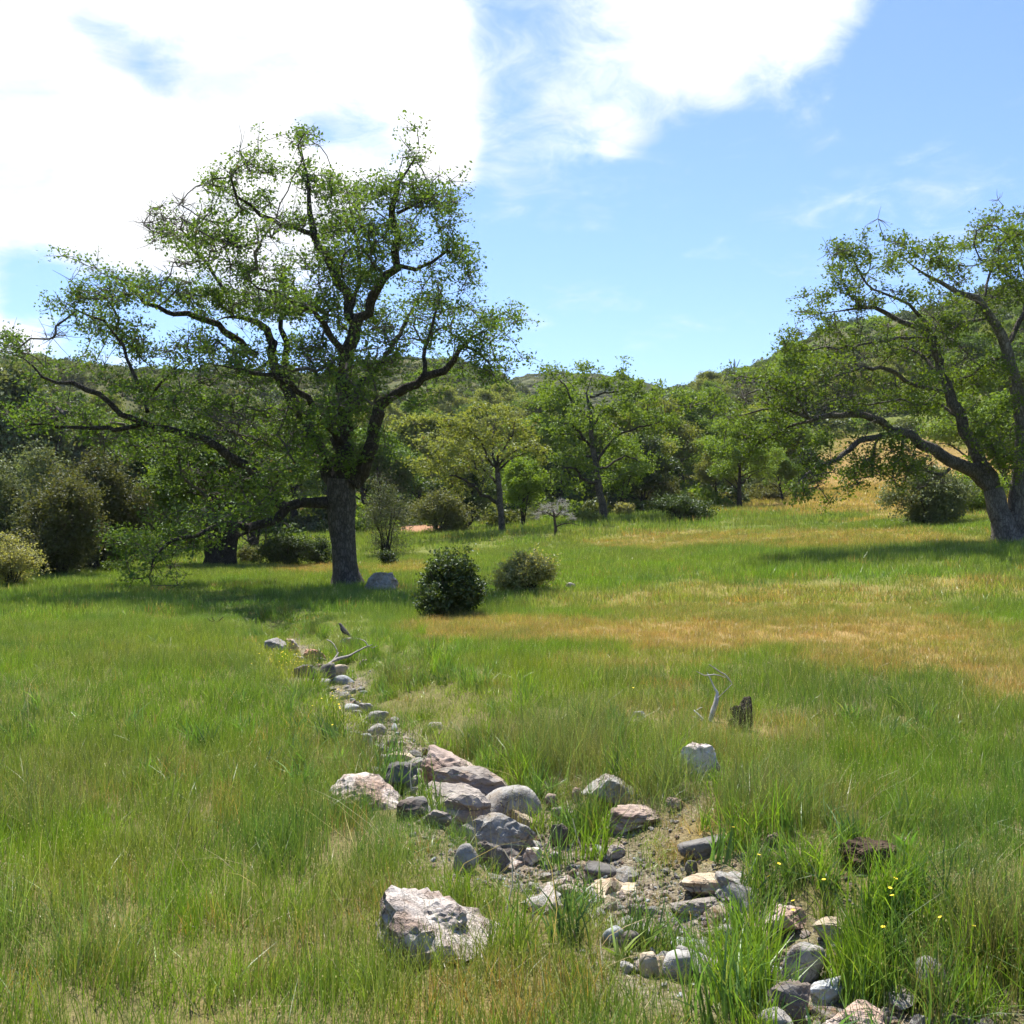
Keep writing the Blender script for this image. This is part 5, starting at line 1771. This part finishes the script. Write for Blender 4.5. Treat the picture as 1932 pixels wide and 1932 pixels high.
# ------------------------------------------------------------------ hillside scrub (one far mass)
def clump(name, rng, n, mat, size, flat=.7):
    v = rng.normal(0, 1, (n, 3))
    v /= np.linalg.norm(v, axis=1, keepdims=True)
    v[:, 2] = np.abs(v[:, 2])
    lump = 1 + .35 * fbm(v * 2.2 + rng.uniform(0, 50), 3)
    v = v * (lump * rng.uniform(.55, 1.0, n) ** .5)[:, None] * np.array([1, 1, flat])
    return leaves_mesh(name, v, 1, .03, size, mat, rng, up=.5, aspect=.8)


rh = np.random.default_rng(66)
hp = [clump('s', rh, 420, M['leaf_hill'], .20, .75) for _ in range(3)] + [clump('s', rh, 420, M['leaf_bright'], .19, .9) for _ in range(2)] + \
     [clump('s', rh, 420, M['leaf_brown'], .20, .6)] + [clump('s', rh, 420, M['leaf_dark'], .19, 1.1) for _ in range(2)] + [clump('s', rh, 420, M['leaf_grey'], .19, .8)]
k = 30000
rr = np.sqrt(rh.uniform(120 ** 2, 420 ** 2, k))
aa = rh.uniform(-math.radians(34), math.radians(34), k)
x, y = rr * np.sin(aa), rr * np.cos(aa)
pxx = 966 + F * x / y
keep = ~((pxx > 1500) & (rr < 128))
keep &= fbm2(x, y, .03, 3, 21.) > -.42
keep &= rh.random(k) < .62
x, y, rr = x[keep], y[keep], rr[keep]
n = len(x)
pat = fbm2(x, y, .012, 3, 12.) + rh.normal(0, .3, n)
idx = np.where(pat < -.25, rh.choice([5, 0, 1], n), np.where(pat > .3, rh.choice([3, 4, 6, 7], n), rh.choice([0, 1, 2, 8, 3, 6], n)))
sz = rh.uniform(.7, 1.9, n) * np.where(rh.random(n) < .12, 1.7, 1) * (1 + sstep(250, 400, rr) * .3)
scatter('hillside_scrub', np.stack([x, y, terrain(x, y) - .3], 1), np.stack([np.zeros(n), np.zeros(n), rh.uniform(0, 6.28, n)], 1),
        np.stack([sz, sz, sz * rh.uniform(.7, 1.2, n)], 1), idx, np.ones((n, 3)), hp, 'chaparral and small oaks covering the hillsides as one mass')
k = 2600
dd_ = rh.uniform(64, 135, k)
pxx = rh.uniform(-200, 1500, k)
x, y = (pxx - 966) / F * dd_, dd_
keep = (dd_ > 74 + 14 * fbm2(x, y, .08, 2, 4.)) & ~((pxx > 1400) & (dd_ < 85)) & ~((np.abs(pxx - 800) < 70) & (dd_ < 85))
x, y = x[keep], y[keep]
n = len(x)
sz = rh.uniform(.5, 1.5, n)
scatter('undergrowth', np.stack([x, y, terrain(x, y) - .15], 1), np.stack([np.zeros(n), np.zeros(n), rh.uniform(0, 6.28, n)], 1),
        np.stack([sz, sz, sz * rh.uniform(.8, 1.5, n)], 1), rh.choice([0, 2, 3, 4, 5, 7, 8], n), np.ones((n, 3)), hp, 'tangled undergrowth filling the wood below the oaks')
k = 9000
rr = np.sqrt(rh.uniform(420 ** 2, 700 ** 2, k))
aa = rh.uniform(-math.radians(20), math.radians(22), k)
x, y = rr * np.sin(aa), rr * np.cos(aa)
sz = rh.uniform(1.6, 3.4, k)
scatter('ridge_scrub', np.stack([x, y, terrain(x, y) - .5], 1), np.stack([np.zeros(k), np.zeros(k), rh.uniform(0, 6.28, k)], 1),
        np.stack([sz, sz, sz * .6], 1), rh.choice([0, 1, 2, 5, 8], k), np.ones((k, 3)), hp, 'smooth scrub on the farthest ridge')


# ------------------------------------------------------------------ bushes
def bush(px, py, depth, wpx, hpx, label, leafmat, seed, n_t=420, n_leaf=9, size=.045, sig=.05, bare_p=.05, name='bush', tip=.004, lump=.25, group=None, sq=1.0, twiglen=.08, lo=.05):
    r = np.random.default_rng(seed)
    b = at(px, py, depth)
    b[2] = tz(b[0], b[1])
    W, H = wpx * depth / F / 2 * 1.16, hpx * depth / F * 1.1
    limbs = []
    for s in range(9):
        a = 6.28 * s / 9 + r.random() * .5
        d = np.array([math.cos(a), math.sin(a), 0]) * W * r.uniform(.25, .7)
        P = [np.array([math.cos(a), math.sin(a), 0]) * W * .08 + np.array([0, 0, -.03]), d * .4 + np.array([0, 0, H * .25]), d + np.array([r.normal(0, .05), r.normal(0, .05), H * r.uniform(.45, .75)])]
        rr_ = .02 * W / .6
        limbs.append(([b + q for q in P], [rr_, rr_ * .7, rr_ * .3]))
    nb = 15
    T = []
    for q in range(nb):
        c_ = r.normal(0, 1, 3)
        c_ /= np.linalg.norm(c_)
        c_ = c_ * r.uniform(.35, .72)
        rr_ = r.uniform(.22, .42)
        m = n_t // nb + 1
        v = r.normal(0, 1, (m, 3))
        v *= r.random((m, 1)) ** .35 / np.linalg.norm(v, axis=1, keepdims=True)
        T.append(c_ + v * rr_)
    T = np.vstack(T)[:n_t]
    T = T + r.normal(0, .07, T.shape) + (r.random((len(T), 1)) < .22) * r.normal(0, .20, T.shape)
    n_t = len(T)
    zt = H * (.44 + .56 * T[:, 2])
    zt = np.where(zt < .06 * H, H * r.uniform(.03, .2, n_t), zt)
    T = b + np.stack([T[:, 0] * W, T[:, 1] * W * .95, zt], 1)
    return build_tree(name, label, b, limbs, T, r.random(n_t) < bare_p, True, leafmat, M['bark'], r, n_leaf=n_leaf, sig=sig, size=size, trunk_n=0, spikes=2, tip=tip, spacing=.2, cat='bush', twiglen=twiglen, group=group)


bush(845, 1163, 21, 130, 106, 'dark green dense rounded bush in the meadow right of the big oak', 'leaf_dark', 1, n_t=900, size=.07, sig=.06, n_leaf=9)
bush(1000, 1117, 26, 114, 64, 'pale yellowish-green bush right of the dark rounded bush', 'leaf_pale', 2, n_t=700, size=.065, sig=.07)
bush(1752, 990, 42, 142, 104, 'large grey-green bush under the arching limb of the leaning oak', 'leaf_grey', 3, n_t=900, size=.10, sig=.12, twiglen=.15)
bush(1845, 962, 50, 110, 80, 'yellow-green bush behind the forked trunk, right of the large grey-green bush', 'leaf_bright', 4, n_t=500, size=.10, sig=.12, twiglen=.15)
bush(1283, 982, 56, 108, 46, 'wide low dark bush at the meadow edge right of the tall leaning trunk', 'leaf_dark', 5, n_t=520, size=.10, sig=.12, twiglen=.15)
bush(540, 1070, 46, 92, 66, 'dark bush between the thick-trunked oak and the big trunk', 'leaf_dark', 6, n_t=400, size=.09, sig=.1)
bush(20, 1100, 31, 110, 92, 'pale olive bush at the left edge of the meadow', 'leaf_pale', 7, n_t=500, size=.06, sig=.08)
bush(110, 1088, 37, 180, 190, 'tall brownish thicket bush behind the pale olive bush at the left edge', 'leaf_brown', 8, n_t=800, size=.11, sig=.16, bare_p=.12, n_leaf=12, twiglen=.25)
bush(180, 1080, 41, 170, 210, 'dark brownish tall bush at the left under the oak limb tips', 'leaf_brown', 9, n_t=800, size=.12, sig=.17, bare_p=.12, n_leaf=12, twiglen=.25)
bush(60, 1075, 45, 190, 250, 'grey tall bush at the left rear of the brown thicket', 'leaf_grey', 10, n_t=800, size=.12, sig=.18, bare_p=.12, n_leaf=12, twiglen=.3)
bush(732, 1051, 44, 34, 26, 'small dark shrub in the meadow right of the big trunk', 'leaf_dark', 11, n_t=90, size=.08, sig=.08)
bush(220, 1082, 38, 40, 22, 'low green weedy clump in front of the left thicket', 'leaf_oak', 12, n_t=90, size=.08, sig=.08)
bush(1105, 985, 60, 46, 20, 'low yellow-green bush behind the dead tree', 'leaf_yellow', 13, n_t=120, size=.12, sig=.12)
bush(1178, 972, 62, 34, 24, 'small tawny bush right of the tall leaning trunk', 'leaf_pale', 14, n_t=120, size=.11, sig=.11)
bush(470, 1068, 48, 60, 30, 'low grey-brown shrub behind the thick-trunked oak', 'leaf_brown', 15, n_t=150, size=.09, sig=.1, bare_p=.3)
bush(600, 1060, 47, 50, 60, 'dark leaning shrub at the left of the big trunk', 'leaf_dark', 16, n_t=200, size=.09, sig=.1)
bush(728, 1040, 50, 105, 150, 'silvery hanging shrub right behind the big oak trunk', 'leaf_grey', 20, n_t=330, size=.09, sig=.18, twiglen=.4, bare_p=.35)
bush(830, 1000, 66, 120, 80, 'dark shrub mass left of the slim grey trunk', 'leaf_brown', 17, n_t=400, size=.14, sig=.17)
bush(1450, 950, 76, 70, 36, 'brown shrub behind the oaks left of the tawny slope', 'leaf_brown', 18, n_t=250, size=.14, sig=.15)
bush(1240, 950, 76, 110, 70, 'grey-brown shrub mass behind the wide low dark bush', 'leaf_brown', 19, n_t=400, size=.15, sig=.17, bare_p=.2)


# ------------------------------------------------------------------ dead wood and small things
def sticks(name, label, base, paths, mat, cat, part='branch', sides=6):
    """paths in world coordinates [(P, R)]; each a part"""
    base = np.asarray(base, float)
    root = bpy.data.objects.new(name, None)
    COL.objects.link(root)
    root.location = base
    tag(root, label, cat)
    r = np.random.default_rng(int(abs(base[0]) * 100) + 3)
    for P, R in paths:
        P, R = crom(np.asarray(P) - base, R, .06 + .02 * np.linalg.norm(np.asarray(P[-1]) - P[0]), r, .006)
        V, Fq = tube(P, R, sides)
        link(part, mesh_np(part, V, Fq, mat, True), root)
    return root


# leafless grey tree
rd = np.random.default_rng(909)
Dd = 53.0
bd = at(1048, 1009, Dd)
bd[2] = tz(bd[0], bd[1])
zd = lambda x, y: zz2(x, y)
Ld = [([(1265, 1125, 11), (1262, 1060, 10), (1255, 1010, 9), (1250, 960, 7), (1235, 900, 4)], (0, 0)),
      ([(1268, 1060, 6), (1310, 1035, 5), (1370, 1035, 4), (1460, 1060, 2)], (0, -.5)),
      ([(1255, 1000, 6), (1300, 950, 5), (1340, 900, 3), (1360, 880, 2)], (0, .4)),
      ([(1252, 990, 6), (1200, 950, 5), (1150, 950, 3), (1110, 960, 2)], (0, -.4)),
      ([(1250, 960, 5), (1210, 920, 4), (1170, 920, 2)], (0, .6))]
Bd = [(1150, 960, 60, 30), (1220, 920, 70, 40), (1300, 900, 60, 40), (1330, 960, 50, 30), (1380, 1000, 40, 20), (1250, 960, 60, 40), (1130, 990, 30, 20)]
Td = blob_targets(Bd, Dd, zd, s2, rd, 90, .6, 1240, 200)
build_tree('dead_tree', 'small leafless grey tree with twiggy crown in the middle of the meadow edge', bd, [limb_px(p, Dd, yo, zd, s2) for p, yo in Ld], Td, np.ones(len(Td), bool), False, 'leaf_grey', M['char'], rd,
           spikes=3, tip=.008, spacing=.15, twigmat='dead', twiglen=.16)
# snag on the ridge
bs = at(1385, 708, 300.0)
bs[2] = tz(bs[0], bs[1])
mp_ = 300 / F
sticks('dead_snag', 'bare dead snag standing on the right-hand ridge against the sky', bs,
       [([bs + np.array([0, 0, -.5]), bs + np.array([0, 0, 3.0]), bs + np.array([.1, 0, 5.5])], [.35, .25, .1]),
        ([bs + np.array([0, 0, 1.2]), bs + np.array([-.8, 0, 3.6]), bs + np.array([-1.4, 0, 5.6])], [.2, .14, .06]),
        ([bs + np.array([0, 0, 1.4]), bs + np.array([.9, 0, 3.6]), bs + np.array([1.7, 0, 5.4])], [.2, .14, .06]),
        ([bs + np.array([-.6, 0, 3.0]), bs + np.array([-1.6, 0, 3.6]), bs + np.array([-2.2, .3, 3.5])], [.1, .08, .04]),
        ([bs + np.array([.4, 0, 2.4]), bs + np.array([.4, .3, 4.2]), bs + np.array([.6, .3, 5.0])], [.1, .08, .04])], M['twig'], 'snag')

# white dead branch standing in the grass, beside the stump
zs = lambda x, y: ((2000 + x * .1553) * .6457, (1900 + y * .1553) * .6457)
hb = ground_hit(1335, 1362)
dwb = hb[1]


def zpath(conv, pts, depth, sc, dy=0.0):
    n = len(pts)
    return [at(*conv(q[0], q[1]), depth + dy * i / max(1, n - 1)) for i, q in enumerate(pts)], [q[2] * sc * depth / F for q in pts]


ss = .1553 * .6457
sticks('dead_branch', 'bleached white dead branch standing in the grass left of the dark stump', hb,
       [zpath(zs, [(480, 1340, 42), (540, 1150, 50), (590, 1000, 52), (610, 900, 44), (615, 800, 26), (575, 700, 16), (500, 580, 12), (455, 500, 11), (420, 420, 8)], dwb, ss, .1),
        zpath(zs, [(450, 470, 12), (370, 475, 12), (300, 445, 9), (230, 405, 6)], dwb, ss, -.1),
        zpath(zs, [(450, 470, 12), (560, 465, 14), (660, 480, 11), (770, 515, 8)], dwb, ss, .1),
        zpath(zs, [(630, 900, 12), (760, 760, 8), (890, 630, 8)], dwb, ss, -.1),
        zpath(zs, [(890, 620, 8), (810, 520, 16), (760, 460, 16), (680, 400, 13), (560, 330, 11), (465, 265, 7)], dwb, ss, -.1),
        zpath(zs, [(400, 1350, 16), (280, 1230, 22), (170, 1130, 14)], dwb, ss, .1),
        zpath(zs, [(380, 1360, 14), (250, 1280, 14), (140, 1235, 9)], dwb, ss, -.1),
        zpath(zs, [(230, 1130, 10), (300, 1100, 9), (340, 1075, 6)], dwb, ss, .05)], M['dead'], 'branch')

# rotten stump
hs_ = ground_hit(1402, 1378)
me = rock_mesh('stump', (.13, .11, .34), 'rough', M['char'], 777, 4)
stump = bpy.data.objects.new('stump', None)
COL.objects.link(stump)
stump.location = hs_
tag(stump, 'dark rotten stump poking out of the grass right of the white branch', 'stump')
hh = 64 * hs_[1] / F
for nm, dx, dz, dm, rl, sd_ in (('upright_block', .04, .46, (.28, .24, 1.1), 4, 771), ('leaning_splinter', -.06, .34, (.2, .18, .85), -16, 772), ('root_knob', -.15, .14, (.18, .16, .4), -26, 773)):
    mm = rock_mesh(nm, tuple(hh * q * (1.9 if i < 2 else 1) for i, q in enumerate(dm)), 'rough', M['char'], sd_, 4)
    o = link(nm, mm, stump, (dx * hh * 2.2, 0, dz * hh), (0, -math.radians(rl) * -1, 0))
ROCK_FOOT.append((hs_[0], hs_[1], .1))

# fallen dead branch across the far creek
z5b = lambda x, y: ((740 + x * .207) * .6457, (1800 + y * .207) * .6457)
hf = ground_hit(632, 1286)
sb = .207 * .6457
df = hf[1]
sticks('fallen_branch', 'grey fallen dead branch lying across the far end of the creek', hf,
       [zpath(z5b, [(880, 930, 12), (980, 800, 16), (1080, 680, 18), (1150, 600, 16), (1200, 515, 9)], df, sb, .6),
        zpath(z5b, [(900, 880, 10), (960, 800, 12), (1050, 700, 10)], df, sb, .3),
        zpath(z5b, [(1060, 680, 16), (1180, 610, 26), (1300, 580, 24), (1400, 540, 14), (1520, 470, 12), (1620, 430, 11), (1680, 405, 6)], df + .3, sb, .9),
        zpath(z5b, [(1620, 425, 9), (1600, 380, 8), (1560, 345, 7), (1505, 322, 5)], df + 1.0, sb, .1),
        zpath(z5b, [(1620, 430, 6), (1680, 450, 5), (1720, 435, 6), (1760, 420, 4)], df + 1.0, sb, .1),
        zpath(z5b, [(1040, 335, 8), (1090, 355, 9), (1140, 400, 7), (1180, 470, 8), (1190, 610, 10)], df + 1.3, sb, -.3),
        zpath(z5b, [(650, 850, 6), (760, 800, 9), (860, 750, 8), (920, 720, 6)], df, sb, .3)], M['dead_grey'], 'branch')

# thorny twig in the grass
ht = ground_hit(408, 1184)
k_ = ht[1] / F
sticks('twig', 'small dark forked twig sticking up in the shaded grass at left', ht,
       [([ht + np.array([.0, 0, -.05]), ht + np.array([-.03, 0, 10 * k_]), ht + np.array([-.08, 0, 20 * k_])], [.018, .014, .008]),
        ([ht + np.array([-.02, 0, 6 * k_]), ht + np.array([.06, 0, 14 * k_]), ht + np.array([.12, 0, 20 * k_])], [.014, .011, .007]),
        ([ht + np.array([-.03, 0, 10 * k_]), ht + np.array([-.12, 0, 13 * k_]), ht + np.array([-.16, .02, 17 * k_])], [.012, .010, .006])], M['char'], 'twig', 'stem')

# pale bent dry stalks in front of the rock pile
z4 = lambda x, y: (710.3 + x * .3008, 1350.8 + y * .3008)
for (bp_, lab, paths) in [
    ((1005, 1752), 'long bent white dry stalk in front of the pale blocky rock',
     [[(975, 1335, 6), (985, 1190, 6), (910, 1080, 5), (850, 930, 4), (800, 835, 3)], [(815, 1225, 5), (850, 1060, 5), (850, 930, 4), (845, 790, 3)]]),
    ((1145, 1840), 'thin pale dry stalk standing in the lower gravel', [[(1425, 1665, 5), (1410, 1530, 5), (1400, 1400, 3)]]),
    ((1105, 1610), 'thin white dry stalk leaning right of the rock pile', [[(1300, 860, 4), (1255, 740, 4), (1235, 640, 3)]]),
    ((778, 1505), 'curled white dry stem hanging beside the pinkish boulder', [[(220, 470, 4), (213, 370, 4), (220, 300, 4), (240, 265, 3)]])]:
    h_ = ground_hit(*bp_)
    sticks('dry_stalk', lab, h_, [zpath(z4, p, h_[1] - .02, .3008, .1) for p in paths], M['straw'], 'stalk', 'stem', 5)

# dug-up clod of dark earth at right
h_ = ground_hit(1650, 1642)
M['earth'] = plain_mat('dark_earth', (0.035, 0.022, 0.014), (0.10, 0.07, 0.045), 14, 1.0)
me = rock_mesh('earth_clod', (.28, .24, .15), 'rough', M['earth'], 333, 5)
o = link('earth_clod', me, None, (h_[0], h_[1] + .1, h_[2] + .04))
tag(o, 'dark dug-up clod of earth and roots in the grass at right', 'clod')


# ------------------------------------------------------------------ the bird on the low grey rock
def bird(loc, rz, s, label, mat_body, mat_dark):
    root = bpy.data.objects.new('bird', None)
    COL.objects.link(root)
    root.location = loc
    root.rotation_euler = (0, 0, rz)
    tag(root, label, 'bird')
    # body profile along an upright slanting axis: tail low, head high
    P = np.array([(-.075, 0, .045), (-.06, 0, .055), (-.035, 0, .075), (0, 0, .10), (.028, 0, .135), (.045, 0, .165), (.058, 0, .185), (.072, 0, .197), (.085, 0, .198)]) * s
    R = np.array([.006, .016, .03, .038, .034, .024, .020, .017, .006]) * s
    P2, R2 = crom(P, R, .008 * s, np.random.default_rng(1), 0)
    V, Fq = tube(P2, R2, 12)
    link('body', mesh_np('body', V, Fq, mat_body, True), root)
    V, Fq = tube(np.array([(.084, 0, .198), (.098, 0, .195), (.108, 0, .192)]) * s, np.array([.006, .004, .001]) * s, 6)
    link('beak', mesh_np('beak', V, Fq, mat_dark, True), root)
    q = np.array([(-.06, -.012, .058), (-.06, .012, .058), (-.15, .018, -.005), (-.15, -.018, -.005), (-.06, -.012, .05), (-.06, .012, .05), (-.15, .018, -.01), (-.15, -.018, -.01)]) * s
    link('tail', mesh_np('tail', q, np.array([(0, 1, 2, 3), (7, 6, 5, 4), (0, 3, 7, 4), (1, 5, 6, 2), (3, 2, 6, 7), (0, 4, 5, 1)]), mat_dark, False), root)
    for sd_ in (-1, 1):
        W_ = np.array([(.02, sd_ * .030, .135), (.0, sd_ * .041, .10), (-.04, sd_ * .032, .07), (-.095, sd_ * .012, .03)]) * s
        V, Fq = tube(W_, np.array([.008, .016, .014, .003]) * s, 8)
        link('wing', mesh_np('wing', V, Fq, mat_dark, True), root)
        V, Fq = tube(np.array([(0, sd_ * .014, .075), (.008, sd_ * .016, .035), (0, sd_ * .016, -.005), (.02, sd_ * .018, -.008)]) * s, np.array([.006, .003, .003, .002]) * s, 5)
        link('leg', mesh_np('leg', V, Fq, mat_dark, True), root)
    return root


M['feather'] = plain_mat('feather', (0.07, 0.062, 0.055), (0.13, 0.115, 0.10), 60)
M['feather_dark'] = plain_mat('feather_dark', (0.02, 0.02, 0.022), (0.05, 0.048, 0.045), 60)
rk = [o for o in bpy.data.objects if o.get('label', '').startswith('low grey rock on which')][0]
bz = rk.location.z + max(v.co.z for v in rk.data.vertices)
bird((rk.location.x - .12, rk.location.y, bz + .0), math.radians(180 - 20), 1.15, 'dark upright bird standing on the low grey rock at the far creek', M['feather'], M['feather_dark'])

# ------------------------------------------------------------------ yellow flowers
M['petal'] = plain_mat('petal', (0.75, 0.55, 0.02), (0.85, 0.68, 0.05), 10, .6)
M['stem'] = plain_mat('stem', (0.06, 0.12, 0.02), (0.09, 0.16, 0.03), 10, .6)


def flower_meshes():
    V, Fq = [], []
    for k in range(6):
        a = k * math.pi / 3
        c_, s_ = math.cos(a), math.sin(a)
        n0 = len(V)
        V += [(0, 0, 0), (c_ * .008 - s_ * .005, s_ * .008 + c_ * .005, .003), (c_ * .009, s_ * .009, .004), (c_ * .008 + s_ * .005, s_ * .008 - c_ * .005, .003)]
        Fq.append((n0, n0 + 3, n0 + 2, n0 + 1))
    st = tube(np.array([(0, 0, -.26), (.01, 0, -.13), (0, 0, 0)]), [.0022, .002, .0016], 4)
    return mesh_np('flower_head', np.array(V), np.array(Fq), M['petal'], True), mesh_np('stem', st[0], st[1], M['stem'], True)


fh, fs = flower_meshes()
pts = np.array([ground_hit(random.gauss(555, 36), random.gauss(1268, 22)) for _ in range(150)] + [ground_hit(random.gauss(640, 22), random.gauss(1365, 30)) for _ in range(50)])
n = len(pts)
pts[:, 2] += RNG.uniform(.16, .27, n)
scatter('bank_flowers', pts, RNG.uniform(-.5, .5, (n, 3)), np.ones((n, 3)) * RNG.uniform(.45, .9, (n, 1)), np.zeros(n), np.ones((n, 3)), [fh], 'tiny yellow flowers massed along the left creek bank')
for (px, py) in [(1470, 1676), (1451, 1701), (1497, 1752), (1690, 1711), (1680, 1730), (1684, 1745), (1838, 1758), (1838, 1810), (1667, 1808), (1384, 1600), (1432, 1657), (1555, 1710), (1497, 1771), (1775, 1790), (1215, 1290), (1195, 1300)]:
    q = ground_hit(px, py + 50)
    root = bpy.data.objects.new('yellow_flower', None)
    COL.objects.link(root)
    root.location = (q[0], q[1], q[2] + .24)
    root.rotation_euler = (random.uniform(-.5, .1), random.uniform(-.3, .3), random.uniform(0, 6))
    tag(root, 'small yellow wildflower on a thin stem among the lower right grass', 'flower', 'yellow wildflowers')
    h_ = link('flower_head', fh, root)
    link('stem', fs, root)


# ------------------------------------------------------------------ thin summer haze in the air of the valley
hm = bpy.data.materials.new('haze')
hm.use_nodes = True
hm.node_tree.nodes.clear()
hg = G(hm.node_tree)
ho = hg.n('ShaderNodeOutputMaterial')
pv = hg.n('ShaderNodeVolumePrincipled')
pv.inputs['Color'].default_value = (0.86, 0.92, 1.0, 1)
pv.inputs['Density'].default_value = 0.00011
pv.inputs['Anisotropy'].default_value = 0.3
hm.node_tree.links.new(pv.outputs[0], ho.inputs['Volume'])
gz_ = [v.co.z for v in bpy.data.objects['ground'].data.vertices]
zlo, zhi, hw = min(gz_) - 1.0, max(gz_) + 12.0, 1600.0
hv = np.array([(sx * hw, sy * hw, z_) for z_ in (zlo, zhi) for sx, sy in ((-1, -1), (1, -1), (1, 1), (-1, 1))])
hz = link('haze', mesh_np('haze', hv, np.array([(3, 2, 1, 0), (4, 5, 6, 7), (0, 1, 5, 4), (1, 2, 6, 5), (2, 3, 7, 6), (3, 0, 4, 7)]), hm, False))
tag(hz, 'faint bluish haze in the air of the valley', kind='stuff')
